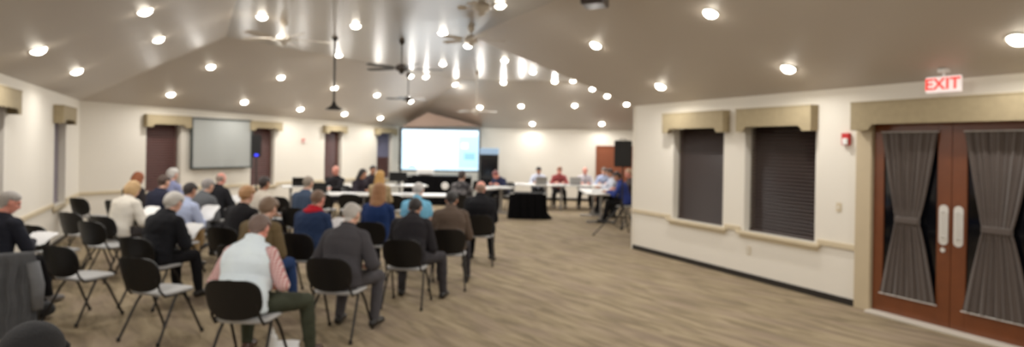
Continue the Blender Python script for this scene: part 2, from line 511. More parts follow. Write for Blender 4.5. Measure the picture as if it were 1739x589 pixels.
for i, s in enumerate((-1, 1)):
    x0 = -hw + .01 if s < 0 else .003; x1 = -.003 if s < 0 else hw - .01
    root = empty('door_%d' % (i + 1), loc, rz)
    struct(root, 'cherry wood glazed door leaf, ' + ('left' if s < 0 else 'right') + ' of the pair')
    inner, outer = .145, .12
    a0 = x0 + (outer if s < 0 else inner); a1 = x1 - (inner if s < 0 else outer)
    for (u0, u1, z0, z1, nm) in ((x0, a0, .03, 2.28, 'stile'), (a1, x1, .03, 2.28, 'stile'), (a0, a1, 2.12, 2.28, 'top_rail'), (a0, a1, .03, .24, 'bottom_rail')):
        q = bmesh.new(); box(q, u0, u1, .01, .055, z0, z1, bev=.005); link(nm, q, M_wood, root)
    q = bmesh.new(); box(q, a0, a1, .03, .036, .24, 2.12); link('glass', q, M_glassn, root)
    hx = -.075 if s < 0 else .075
    h = bmesh.new(); 
    hp_ = [(hx + .047 * math.cos(a_), 1.30 + .047 * math.sin(a_)) for a_ in [math.pi * q_ / 10 for q_ in range(11)]] + [(hx + .047 * math.cos(a_), .96 + .047 * math.sin(a_)) for a_ in [math.pi + math.pi * q_ / 10 for q_ in range(11)]]
    fh = h.faces.new([h.verts.new((x_, .003, z_)) for x_, z_ in hp_])
    for g in bmesh.ops.extrude_face_region(h, geom=[fh])['geom']:
        if isinstance(g, bmesh.types.BMVert): g.co.y += .008
    hd = link('push_plate', h, M_silver, root)
    h = bmesh.new(); tube(h, [(hx, .005, 1.0), (hx, -.05, 1.0), (hx, -.05, 1.27), (hx, .005, 1.27)], .011, 10)
    link('handle', h, M_silver, root)
    if s < 0:
        h = bmesh.new(); lathe(h, [(.0, -.012), (.022, -.01), (.025, 0), (0, .0)], 16)
        lk = link('lock', h, M_silver, root); lk.location = (hx, -.002, .86); lk.rotation_euler = (R(90), 0, 0)
    # hourglass curtain tied in the middle
    cx = (a0 + a1) / 2; W = (a1 - a0) / 2 + .015
    cr = empty('door_curtain', (loc[0], loc[1], 0), rz, 'brown sheer curtain tied in at the waist on the ' + ('left' if s < 0 else 'right') + ' glazed door', 'curtain')
    def cfn(i_, j_, cx=cx, W=W):
        z = .26 + (2.13 - .26) * j_
        zt = 1.13
        k = (z - zt) / (1.0 if z > zt else .87)
        wid = W * (.42 + .58 * min(1, abs(k)) ** (.85))
        if j_ < .0: wid = W
        x = cx + (2 * i_ - 1) * wid
        fold = (.008 * math.sin(i_ * 2 * math.pi * 9 + 1.3 * math.sin(j_ * 3)) + .007 * math.sin(i_ * 2 * math.pi * 4.3 + 2 + j_ * 2) + .003 * math.sin(i_ * 2 * math.pi * 17 + 1)) * (1.0 if abs(k) > .12 else .6)
        return Vector((x, -.018 + fold - .01 * (1 - min(1, abs(k) * 3)), z))
    q = bmesh.new(); sheet(q, 1, 1, 132, 44, cfn)
    c = link('curtain_panel', q, M_curtain, cr, smooth=True)
    q = bmesh.new()
    tw = W * .43
    box(q, cx - tw, cx + tw, -.05, .0, 1.10, 1.17, bev=.012); link('tieback', q, M_curtain, cr)
    for zz in (.25, 2.14):
        q = bmesh.new(); tube(q, [(cx - W - .01, -.014, zz), (cx + W + .01, -.014, zz)], .006, 8); link('curtain_rod', q, M_silver, cr)
# night view: faint dim shapes outside the doors
q = bmesh.new(); box(q, -1.6, 1.6, 1.2, 1.3, .5, .62); box(q, -1.6, 1.6, 1.2, 1.3, .95, 1.0)
o = link('outdoor_railing', q, mat('railing_blue', (90, 110, 150), .5)); o.location = loc; o.rotation_euler = (0, 0, rz)
tag(o, 'dim bluish railing outside the glazed double door', 'railing')

# ------------------------------------------------------------------ small wall fittings
def on_wall(name, p0, p1, t, z, label, cat):
    l, rz_ = wframe(p0, p1, t, 0, z)
    return empty(name, l, rz_, label, cat)
fa = on_wall('fire_alarm', RW0, RW1, 4.40, 2.06, 'red and white fire alarm strobe left of the double door', 'fire alarm')
q = bmesh.new(); box(q, -.052, .052, -.05, -.001, -.075, .075, bev=.01); link('body', q, M_red, fa)
q = bmesh.new(); box(q, -.02, .045, -.075, -.05, -.068, .01, bev=.008); link('strobe', q, M_white, fa)
fa = on_wall('fire_alarm', LW0, LF, 6.02, 1.95, 'small pale red fire alarm on the angled wall', 'fire alarm')
q = bmesh.new(); box(q, -.05, .05, -.04, -.001, -.065, .065, bev=.01); link('body', q, mat('alarm_pale', (205, 120, 105), .4), fa)
q = bmesh.new(); box(q, -.025, .03, -.055, -.04, -.05, -.005, bev=.005); link('strobe', q, M_white, fa)
sw = on_wall('light_switch', RW0, RW1, 4.30, 1.2, 'ivory light switch left of the double door', 'light switch')
q = bmesh.new(); box(q, -.036, .036, -.008, -.001, -.058, .058, bev=.004); link('plate', q, M_trimtan, sw)
q = bmesh.new(); box(q, -.008, .008, -.018, -.008, -.014, .014, bev=.003); link('toggle', q, M_white, sw)
sw = on_wall('wall_outlet', RW0, RW1, 2.84, .42, 'ivory wall outlet low between the two right windows', 'outlet')
q = bmesh.new(); box(q, -.036, .036, -.008, -.001, -.058, .058, bev=.004); link('plate', q, M_trimtan, sw)
for zz in (-.025, .025):
    q = bmesh.new(); box(q, -.016, .016, -.012, -.008, zz - .014, zz + .014, bev=.004); link('socket', q, M_white, sw)

# EXIT sign
l, rz_ = wframe(RW0, RW1, 5.63, .18, 2.63)
ex = empty('exit_sign', l, rz_, 'white EXIT sign with red letters hanging above the double door', 'exit sign')
M_exitw = mat('exit_housing', (215, 208, 205), .4, emis=(255, 235, 228), estr=.45)
q = bmesh.new(); box(q, -.17, .17, -.025, .025, -.085, .085, bev=.008); link('housing', q, M_exitw, ex)
zc = ceil_z(l[0], l[1])
q = bmesh.new(); lathe(q, [(.012, .09), (.012, zc - 2.63 - .03), (.055, zc - 2.63 - .025), (.06, zc - 2.63 + .01)], 16); link('mount', q, M_white, ex)
fc = bpy.data.curves.new('lettering', 'FONT'); fc.body = 'EXIT'; fc.size = .165; fc.extrude = .002; fc.align_x = 'CENTER'; fc.align_y = 'CENTER'
fc.offset = .004; fc.space_character = 1.05
to = bpy.data.objects.new('tmp', fc); COL.objects.link(to)
dg = bpy.context.evaluated_depsgraph_get()
me = bpy.data.meshes.new_from_object(to.evaluated_get(dg)); bpy.data.objects.remove(to)
me.materials.clear()
lt = link('lettering', me, mat('exit_red', (230, 40, 35), .4, emis=(255, 60, 50), estr=.9), ex)
lt.location = (0, -.028, 0); lt.rotation_euler = (R(90), 0, 0)

# ------------------------------------------------------------------ ceiling downlights
def make_downlight(h, n, label, group, power, r=.082):
    q = n.to_track_quat('-Z', 'Y')
    root = bpy.data.objects.new('downlight', None); COL.objects.link(root)
    root.location = h; root.rotation_euler = q.to_euler()
    tag(root, label, 'ceiling light', group)
    if not DL:
        b = bmesh.new(); lathe(b, [(r + .001, .0), (r + .02, -.003), (r + .024, -.009), (r + .012, -.012), (r, -.008), (r, 0)], 28, closed_ends=False); a = link('trim_ring', b, M_trimw, root)
        b = bmesh.new(); lathe(b, [(0, -.058), (r * .4, -.055), (r * .75, -.040), (r * .95, -.020), (r, -.001), (0, -.001)], 28, closed_ends=False); c = link('lens', b, M_lens, root, smooth=True)
        DL.extend([a, c])
    else:
        for s_ in DL[:2]:
            c = s_.copy(); COL.objects.link(c); c.parent = root
    ld = LD.get(power)
    if ld is None:
        ld = bpy.data.lights.new('downlight_bulb', 'AREA'); ld.shape = 'DISK'; ld.size = .11
        ld.energy = power; ld.color = (1.0, .965, .915); LD[power] = ld
    lo = bpy.data.objects.new('bulb', ld); COL.objects.link(lo); lo.parent = root; lo.location = (0, 0, -.062)
DL, LD = [], {}
PW = 17.0
LIGHTS = {
 'recessed downlight on the near-left ceiling slope': [(65, 84), (130, 120), (246, 18), (269, 66)],
 'recessed downlight on the ceiling slope above the angled wall': [(290, 160), (358, 113), (415, 173), (477, 131), (510, 185), (568, 149), (585, 193), (640, 161), (646, 200), (697, 172)],
 'recessed downlight on the glossy flat ceiling centre': [(445, 28), (604, 43), (752, 55), (795, 77), (857, 102), (575, 93), (752, 108), (723, 130), (773, 143), (855, 140), (849, 8), (697, 129), (905, 122), (942, 138)],
 'recessed downlight on the far ceiling slope': [(815, 182), (885, 180), (976, 179), (904, 210), (1022, 210)],
 'recessed downlight in the receding line at the ceiling fold': [(973, 137), (1006, 151), (1031, 163), (1064, 177)],
 'recessed downlight on the near-right ceiling slope': [(1012, 76), (1122, 146), (1207, 22), (1339, 116), (1730, 66)],
}
for lab, pts in LIGHTS.items():
    for p in pts:
        h = ceil_hit(*p)
        make_downlight(h[1], h[2], lab, lab.replace('downlight', 'downlights'), PW)
for (x, y) in ((-3.0, 3.0), (-1.6, 0.0), (0.5, -2.6), (2.4, 2.0), (4.6, 1.0), (5.5, -2.5), (7.2, -1.6), (1.2, 5.5), (5.5, 17.5), (4.5, 15.5)):  # unseen downlights added to light the room, boosted around the camera
    z = ceil_z(x, y)
    nrm = None
    for t in CT:
        hh = intersect_ray_tri(t[0], t[1], t[2], Vector((0, 0, 1)), Vector((x, y, 0)), True)
        if hh:
            nrm = (t[1] - t[0]).cross(t[2] - t[0]).normalized()
            if nrm.z > 0: nrm = -nrm
    make_downlight(Vector((x, y, z)), nrm, 'downlight added outside the view to light the room', 'downlights added outside the view', PW * (1.9 if y < 6 else 1))

# ------------------------------------------------------------------ ceiling fans
def fan(px, py, d, rad, ang, mb, label, nb=5, hub=M_fan):
    p = at(px, py, d)
    zc = ceil_z(p.x, p.y)
    root = empty('ceiling_fan', p, R(ang), label, 'ceiling fan')
    top = zc - p.z
    b = bmesh.new(); tube(b, [(0, 0, .06), (0, 0, top - .04)], .014, 10); link('down_rod', b, hub, root)
    b = bmesh.new(); lathe(b, [(.02, top - .10), (.05, top - .07), (.065, top - .01), (.065, top + .004)], 20); link('canopy', b, hub, root)
    b = bmesh.new(); lathe(b, [(.03, .09), (.07, .075), (.12, .04), (.125, -.01), (.10, -.045), (.05, -.06), (.045, -.10), (.02, -.115)], 24); link('motor_housing', b, hub, root, smooth=True)
    for k in range(nb):
        a = 2 * math.pi * k / nb
        b = bmesh.new()
        pr = [(.2, -.05), (.3, -.062), (rad * .75, -.072), (rad * .96, -.06), (rad, -.03), (rad, .03), (rad * .96, .06), (rad * .75, .072), (.3, .062), (.2, .05)]
        f = b.faces.new([b.verts.new((x, y, -.004 + y * .2)) for x, y in pr])
        for g in bmesh.ops.extrude_face_region(b, geom=[f])['geom']:
            if isinstance(g, bmesh.types.BMVert): g.co.z += .008
        bl = link('blade', b, mb, root); bl.rotation_euler = (0, 0, a)
        b = bmesh.new(); box(b, .1, .26, -.02, .02, -.014, -.004, bev=.003); link('blade_arm', b, hub, bl)
    return root
fan(682, 116, 12.3, .82, 12, M_fandk, 'dark five-blade ceiling fan, largest and nearest the middle of the view')
fan(693, 168, 17.6, .62, 40, M_fandk, 'small dark ceiling fan hanging above the projection screen')
fan(809, 189, 17.6, .60, 10, M_fanlt, 'pale ceiling fan hanging right of the projection screen', hub=M_fanlt)
fan(482, 66, 10.6, .78, 25, M_fanlt, 'pale ceiling fan left of the long thin pendant rod', hub=M_fanlt)
fan(800, 68, 10.8, .60, 5, M_fanlt, 'pale ceiling fan at the far end of the right ceiling slope', hub=M_fanlt)
fan(818, 13, 8.6, .34, 30, M_fanlt, 'ceiling fan at the top edge of the view', hub=M_fanlt)

p = at(567, 183, 12.2); zc = ceil_z(p.x, p.y)
root = empty('pendant_speaker', p, 0, 'black bell on a long thin rod hanging from the ceiling', 'pendant')
b = bmesh.new(); tube(b, [(0, 0, .05), (0, 0, zc - p.z)], .022, 10); link('rod', b, M_blackmetal, root)
b = bmesh.new(); lathe(b, [(.03, .12), (.045, .07), (.08, .03), (.16, -.02), (.165, -.04), (.03, -.045)], 24); link('bell', b, M_blackmetal, root, smooth=True)
b = bmesh.new(); lathe(b, [(.03, zc - p.z - .05), (.06, zc - p.z - .03), (.07, zc - p.z + .003)], 20); link('canopy', b, M_blackmetal, root)

p = at(1010, 2, 7.3); zc = ceil_z(p.x, p.y)
root = empty('ceiling_projector', p, R(-20), 'dark brown projector hanging at the top edge of the view', 'projector')
b = bmesh.new(); box(b, -.14, .14, -.16, .16, -.06, .06, bev=.02); link('body', b, M_fan, root)
b = bmesh.new(); lathe(b, [(.035, 0), (.04, .03), (.03, .04)], 16); o = link('lens', b, M_black, root); o.location = (.06, .16, 0); o.rotation_euler = (R(-90), 0, 0)
b = bmesh.new(); tube(b, [(0, 0, .06), (0, 0, zc - p.z)], .02, 10); link('mount', b, M_fan, root)

# gable bulkhead above the screen
b = bmesh.new()
g0, g1, g2 = at(683, 215, 20.7), at(726, 191, 20.7), at(815, 214, 20.7)
wl = Vector((-3.85, 20.7, 2.5))
fv = [b.verts.new(v) for v in (g0, g1, g2)]
f = b.faces.new(fv)
for g in bmesh.ops.extrude_face_region(b, geom=[f])['geom']:
    if isinstance(g, bmesh.types.BMVert): g.co.y += 1.45
struct(link('wall_gable', b, M_gablebrown), 'brown triangular gable above the projection screen')

# ------------------------------------------------------------------ projection screen
sc0 = at(747.5, 256, 20.6)
root = empty('projection_screen', (sc0.x, sc0.y, 0), R(0), 'large lit projection screen in a black frame', 'screen')
zt, zb_ = 2.40, 1.06; w = 2.56
b = bmesh.new()
box(b, -w/2 - .09, -w/2, -.03, .03, zb_ - .05, zt + .05, bev=.008); box(b, w/2, w/2 + .05, -.03, .03, zb_ - .05, zt + .05, bev=.008)
box(b, -w/2, w/2, -.03, .03, zt, zt + .05, bev=.008); box(b, -w/2, w/2, -.03, .03, zb_ - .05, zb_, bev=.008)
link('frame', b, M_black, root)
def emi(name, rgb, s):
    return mat(name, rgb, .8, emis=rgb, estr=s)
b = bmesh.new(); box(b, -w/2, w/2, -.004, .02, zb_, zt); scr = link('screen_surface', b, emi('scr_pale', (185, 218, 240), 1.0), root)
def patch(x0, x1, z0, z1, nm, m, y=-.008):
    b = bmesh.new(); box(b, x0, x1, y, y + .003, z0, z1); return link(nm, b, m, scr)
patch(-w/2 + .14, .56, zb_ + .12, zt - .20, 'page', emi('scr_white', (250, 253, 255), 4.2))
patch(-w/2 + .02, w/2 - .02, zt - .16, zt - .02, 'toolbar', emi('scr_bar', (215, 232, 242), 1.0))
patch(.62, w/2 - .03, zb_ + .10, zt - .22, 'side_panel', emi('scr_side', (160, 204, 230), .95))
patch(.70, w/2 - .35, zt - .62, zt - .42, 'thumbnail', emi('scr_thumb', (210, 222, 226), .9), -.012)
patch(.80, w/2 - .12, zt - .98, zt - .76, 'thumbnail', emi('scr_thumb2', (130, 182, 212), .8), -.012)
patch(-w/2 + .22, -w/2 + .48, zb_ + .06, zb_ + .16, 'cursor_box', emi('scr_grey', (150, 170, 175), .8), -.012)
b = bmesh.new()
for x in (-w/2 - .04, w/2 + .02):
    box(b, x - .025, x + .025, -.02, .02, .02, zb_ - .05); box(b, x - .03, x + .03, -.35, .35, 0, .03)
link('stand', b, M_black, root)

# ------------------------------------------------------------------ grey board on the angled wall
loc, rz = wframe(LW0, LF, 3.30, .10, 0)
root = empty('wall_board', loc, rz, 'large glossy grey board in a black frame on the angled wall', 'board')
w = 1.66; z0, z1 = 1.24, 2.43
b = bmesh.new(); box(b, -w/2, w/2, -.01, .03, z0, z1); link('board_surface', b, M_board, root)
b = bmesh.new(); t = .045
for a in ((-w/2 - t, -w/2, z0 - t, z1 + t), (w/2, w/2 + t, z0 - t, z1 + t), (-w/2, w/2, z1, z1 + t), (-w/2, w/2, z0 - t, z0)):
    box(b, a[0], a[1], -.035, .03, a[2], a[3], bev=.006)
link('frame', b, mat('board_frame', (52, 58, 56), .4), root)
b = bmesh.new(); box(b, -.3, -.2, .03, .098, 1.6, 2.1); box(b, .2, .3, .03, .098, 1.6, 2.1); link('wall_bracket', b, M_black, root)

# far brown door
loc, rz = wframe(LF, BR, 0, 0, 0)
dloc = Vector((3.05, 21.83, 0)); ddir = (BR - LF).normalized()
# x of door from px 1015..1078 at far wall
tc_ = None
u0 = (1014 - CX) / F * 21.9; u1 = (1094 - CX) / F * 21.9
rt = empty('door_3', (0, 0, 0)); rt.location = (LF.x + ddir.x * ((u0 + u1) / 2 - LF.x) / ddir.x, LF.y + ddir.y * ((u0 + u1) / 2 - LF.x) / ddir.x, 0); rt.rotation_euler = (0, 0, rz)
struct(rt, 'brown door in the far wall behind the right loudspeaker')
b = bmesh.new(); W2 = (u1 - u0) / 2
box(b, -W2, W2, -.03, -.002, 0, 1.92, bev=.005)
M_doorbr = mat('door_brown', (132, 72, 46), .45, var=.1)
link('leaf', b, M_doorbr, rt)
b = bmesh.new(); box(b, -W2 - .05, -W2, -.045, -.002, 0, 1.97, bev=.004); box(b, W2, W2 + .05, -.045, -.002, 0, 1.97, bev=.004); box(b, -W2, W2, -.045, -.002, 1.92, 1.97, bev=.004)
link('door_frame', b, M_doorbr, rt)
b = bmesh.new(); lathe(b, [(.01, 0), (.012, .03), (.028, .04), (.03, .06), (.01, .07)], 14); o = link('knob', b, M_silver, rt); o.location = (W2 - .08, -.03, .95); o.rotation_euler = (R(90), 0, 0)

# ------------------------------------------------------------------ loudspeakers on tripods
def speaker(px, py_c, d, w, h, rz, labs, legang=20, blue=False):
    p = at(px, py_c, d)
    root = empty('loudspeaker', (p.x, p.y, p.z - h / 2), rz, labs[0], 'loudspeaker')
    b = bmesh.new()
    pr = [(-w/2, -w*.42), (w/2, -w*.42), (w*.36, w*.42), (-w*.36, w*.42)]
    f = b.faces.new([b.verts.new((x, y, 0)) for x, y in pr])
    for g in bmesh.ops.extrude_face_region(b, geom=[f])['geom']:
        if isinstance(g, bmesh.types.BMVert): g.co.z += h
    bmesh.ops.bevel(b, geom=list(b.edges), offset=.015, segments=2, affect='EDGES')
    link('cabinet', b, M_black, root)
    b = bmesh.new(); box(b, -w*.44, w*.44, -w*.42 - .012, -w*.42 + .002, .03, h - .03, bev=.006); link('grille', b, mat('speaker_grille', (14, 14, 16), .6), root)
    b = bmesh.new(); tube(b, [(-.06, 0, h - .005), (-.06, 0, h + .03), (.06, 0, h + .03), (.06, 0, h - .005)], .01, 8); link('carry_handle', b, M_black, root)
    if blue:
        b = bmesh.new(); ellipsoid(b, (0, -w*.42 - .012, .05), (.05, .012, .03), sub=2); link('blue_lamp', b, mat('blue_led', (40, 50, 220), .4, emis=(50, 60, 255), estr=1.5), root)
    st = empty('tripod_stand', (p.x, p.y, 0), R(legang), labs[1], 'tripod stand')
    zt_ = p.z - h / 2
    b = bmesh.new(); tube(b, [(0, 0, .12), (0, 0, zt_ - .002)], .017, 12); link('pole', b, M_blackmetal, st)
    b = bmesh.new(); lathe(b, [(.03, .62), (.032, .70), (.022, .72)], 14); link('collar', b, M_blackmetal, st)
    b = bmesh.new(); lathe(b, [(.03, .12), (.034, .18), (.022, .2)], 14); link('hub', b, M_blackmetal, st)
    for k in range(3):
        a = 2 * math.pi * k / 3
        c, s_ = math.cos(a), math.sin(a)
        b = bmesh.new(); tube(b, [(c * .02, s_ * .02, .66), (c * .62, s_ * .62, .015)], .014, 8); lg = link('leg', b, M_blackmetal, st)
        b = bmesh.new(); ellipsoid(b, (c * .62, s_ * .62, .02), (.025, .025, .02), sub=2); link('rubber_foot', b, M_black, lg)
        b = bmesh.new(); tube(b, [(c * .02, s_ * .02, .16), (c * .33, s_ * .33, .33)], .009, 8); link('brace', b, M_blackmetal, st)
speaker(1058, 261, 13.4, .38, .57, R(-10), ('black loudspeaker at the corner of the near-right wall', 'black tripod stand at the corner of the near-right wall'), 185)
speaker(436, 248, 15.6, .23, .55, R(20), ('slim black loudspeaker with blue lamp beside the grey board', 'tripod stand beside the grey board'), 30, True)

# ------------------------------------------------------------------ tables and gear
def table(name, loc, rz, w, dep, label, h=.75, group=None, panel=False):
    root = empty(name, loc, rz, label, 'table', group)
    b = bmesh.new(); box(b, -w/2, w/2, -dep/2, dep/2, h - .035, h, bev=.01); link('tabletop', b, M_tabletop, root)
    for s in (-1, 1):
        x = s * (w/2 - .22)
        b = bmesh.new(); box(b, x - .035, x + .035, -.03, .03, .05, h - .035, bev=.008)
        lg = link('leg', b, M_greymetal, root)
        b = bmesh.new(); box(b, x - .03, x + .03, -dep/2 + .03, dep/2 - .03, 0, .05, bev=.012); link('foot', b, M_greymetal, lg)
        b = bmesh.new(); box(b, x - .02, x + .02, -dep/2 + .1, dep/2 - .1, h - .07, h - .036); link('bracket', b, M_greymetal, lg)
    b = bmesh.new(); box(b, -w/2 + .25, w/2 - .25, -.012, .012, h - .30, h - .036); link('modesty_panel', b, M_greymetal, root) if panel else b.free()
    return root
T = []
T.append(table('meeting_table', (-4.05, 14.2, 0), R(4), 1.8, .7, 'white table behind the man in navy with red collar'))
T.append(table('meeting_table', (-2.15, 14.3, 0), R(4), 1.8, .7, 'white table behind the woman in navy with long hair'))
T.append(table('meeting_table', (-5.2, 16.6, 0), R(25), 1.8, .7, 'table with dark gear below the middle window'))
T.append(table('meeting_table', (-3.3, 17.4, 0), R(20), 1.8, .7, 'pale table left of the projection screen'))
T.append(table('meeting_table', (-.72, 16.9, 0), R(50), 1.8, .7, 'white slanting table right of the projection screen'))
T.append(table('meeting_table', (.38, 18.85, 0), R(0), 1.8, .7, 'white council table before the man in white shirt at its left end'))
T.append(table('meeting_table', (2.2, 18.85, 0), R(0), 1.8, .7, 'white council table before the woman in red'))
T.append(table('meeting_table', (2.28, 16.4, 0), R(90), 1.9, .8, 'nearest white council table beside the loudspeaker tripod'))

def draped(name, loc, rz, w, dep, h, label, flare=.06, hem=0):
    root = empty(name, loc, rz, label, 'table')
    b = bmesh.new(); box(b, -w/2, w/2, -dep/2, dep/2, h - .02, h - .004, bev=.005); link('tabletop', b, M_tabletop, root)
    b = bmesh.new()
    per = []
    N = 96
    for k in range(N):
        a = 2 * math.pi * k / N; c, s_ = math.cos(a), math.sin(a)
        e = 7
        r_ = 1 / ((abs(c) ** e + abs(s_) ** e) ** (1 / e))
        per.append((c * r_, s_ * r_))
    rings = []
    for j, (zz, fl) in enumerate(((h, -.03), (h - .003, .0), (h * .6, flare * .35), (h * .25, flare * .7), (.012, flare))):
        ring = []
        for k, (c, s_) in enumerate(per):
            wav = (.018 * math.sin(k * 1.1) + .012 * math.sin(k * 2.3 + 1)) * (j / 4)
            hx = hem * max(0, c) * (1 if j == 4 else 0)
            ring.append(b.verts.new(((w/2 + .01 + fl + wav) * c + hx, (dep/2 + .01 + fl + wav) * s_, zz)))
        rings.append(ring)
    for a_, c_ in zip(rings[:-1], rings[1:]):
        for k in range(N): b.faces.new([a_[k], a_[(k + 1) % N], c_[(k + 1) % N], c_[k]])
    b.faces.new(rings[0])
    link('black_cloth', b, M_blackcloth, root, smooth=False)
    return root
draped('draped_table', (.44, 16.4, 0), R(0), .95, .6, .68, 'small table under a black cloth to the floor in the open middle', .03, .12)
stage = draped('draped_stage', (-2.35, 19.75, 0), R(0), 2.1, .7, .92, 'long black draped table below the projection screen', .02)
b = bmesh.new(); lathe(b, [(0, 0), (.10, 0), (.115, .008), (.10, .014), (0, .016)], 24, closed_ends=False)
o = link('white_disc', b, M_white, stage); o.location = (.28, -.42, .62); o.rotation_euler = (R(90), 0, 0)

def laptop(loc, rz, label, dark=True):
    root = empty('laptop', loc, rz, label, 'laptop', None)
    m = M_black if dark else M_greymetal
    b = bmesh.new(); box(b, -.17, .17, -.12, .12, 0, .018, bev=.004); link('base', b, m, root)
    b = bmesh.new(); box(b, -.17, .17, -.006, .006, 0, .23, bev=.004); s = link('display', b, m, root); s.location = (0, .12, .015); s.rotation_euler = (R(-15), 0, 0)
    b = bmesh.new(); box(b, -.15, .15, -.008, -.006, .02, .21); link('screen', b, emi('laptop_screen', (130, 150, 170), .6), s)
    b = bmesh.new(); box(b, -.15, .15, -.02, .09, .018, .02); link('keyboard', b, mat('keys', (40, 40, 42), .5), root)
def monitor(loc, rz, w, h, label):
    root = empty('monitor', loc, rz, label, 'monitor')
    b = bmesh.new(); box(b, -w/2, w/2, -.02, .02, .1, .1 + h, bev=.006); link('panel', b, M_black, root)
    b = bmesh.new(); box(b, -.02, .02, .0, .04, .01, .12, bev=.004); link('stand', b, M_black, root)
    b = bmesh.new(); lathe(b, [(.1, 0), (.1, .012), (.02, .016)], 20); link('base', b, M_black, root)
monitor((-3.2, 17.45, .75), R(10), .50, .26, 'black monitor on the pale table left of the projection screen')
laptop((-5.6, 16.3, .75), R(200), 'dark laptop on the table below the middle window, leftmost')
laptop((-4.9, 16.7, .75), R(210), 'dark laptop on the table below the middle window, rightmost')
laptop((-4.4, 14.3, .75), R(185), 'open laptop on the white table behind the man with red collar')
laptop((-1.0, 16.2, .75), R(230), 'open laptop on the slanting white table')
laptop((1.95, 18.95, .75), R(178), 'open laptop before the woman in red', False)
laptop((.9, 18.8, .75), R(184), 'open laptop before the leftmost council man', False)

root = empty('printer', (-2.75, 19.75, .922), R(5), 'white boxy printer on the black draped table', 'printer')
b = bmesh.new(); box(b, -.27, .27, -.2, .2, 0, .22, bev=.03); link('body', b, M_white, root)
b = bmesh.new(); box(b, -.2, .2, -.34, -.195, .05, .065, bev=.004); link('tray', b, M_greymetal, root)
# television stand right of the screen
p = at(831, 278, 20.0)
root = empty('equipment_rack', (p.x, 20.0, 0), R(0), 'tall black equipment cabinet with a pale blue top right of the screen', 'cabinet')
b = bmesh.new(); box(b, -.29, .29, -.25, .25, .06, 1.62, bev=.01); link('cabinet_body', b, M_black, root)
b = bmesh.new(); box(b, -.30, .30, -.26, .26, 1.62, 1.82, bev=.012); link('top_unit', b, emi('rack_blue', (140, 168, 196), .35), root)
b = bmesh.new(); box(b, -.25, .25, -.262, -.25, .5, 1.56, bev=.004); d_ = link('door', b, mat('dark_glass', (18, 20, 24), .1), root)
b = bmesh.new(); box(b, .2, .22, -.285, -.262, .95, 1.15, bev=.004); link('handle', b, M_greymetal, d_)
for sx in (-.22, .22):
    for sy in (-.18, .18):
        b = bmesh.new(); lathe(b, [(.03, 0), (.03, .06)], 12); o = link('caster', b, M_black, root); o.location = (sx, sy, 0)

def papers(loc, rz, label, w=.22, h=.28, tilt=0.0, n=2, group=None):
    root = empty('paper_sheets', loc, 0, label, 'papers', group, rot=(tilt, 0, rz))
    for k in range(n):
        q = bmesh.new()
        sheet(q, 1, 1, 6, 6, lambda i, j: Vector((w * (i - .5), h * (j - .5), .004 * k + .012 * math.sin(i * 3 + k) + .006 * j)))
        s = link('sheet', q, M_paper, root); s.rotation_euler = (0, 0, R(-7 + 11 * k))
    return root
k = 0
for (x, y, r_, lb) in ((.3, 18.8, 5, 'papers at the left end of the far council table'), (1.55, 18.75, 40, 'papers between the two far council laptops'), (2.7, 18.7, 15, 'papers before the man in white at the far council table'),
                  (2.35, 16.8, 70, 'papers farther back on the nearest council table'), (2.25, 16.0, 80, 'papers at the near end of the nearest council table'), (-3.7, 14.1, 10, 'papers on the left white table'), (-2.4, 14.2, 20, 'papers on the white table behind the long-haired woman'), (-.45, 16.95, 55, 'papers on the slanting white table')):
    papers((x, y, .756), R(r_), lb, w=.3, h=.34)
for (px_, py_, dd, lb) in ((997, 300, 18.75, 'black tabletop microphone before the man in white'), (952, 302, 18.75, 'black tabletop microphone before the woman in red')):
    x = at(px_, py_, dd).x
    root = empty('microphone', (x + .12, dd + .12, .752), 0, lb, 'microphone')
    b = bmesh.new(); lathe(b, [(.05, 0), (.05, .015), (.01, .02)], 16); link('base', b, M_black, root)
    b = bmesh.new(); tube(b, [(0, 0, .015), (0, .0, .16), (0, .06, .24)], .006, 8); link('gooseneck', b, M_black, root)
    b = bmesh.new(); ellipsoid(b, (0, .07, .25), (.016, .02, .016), sub=2); link('capsule', b, M_black, root)

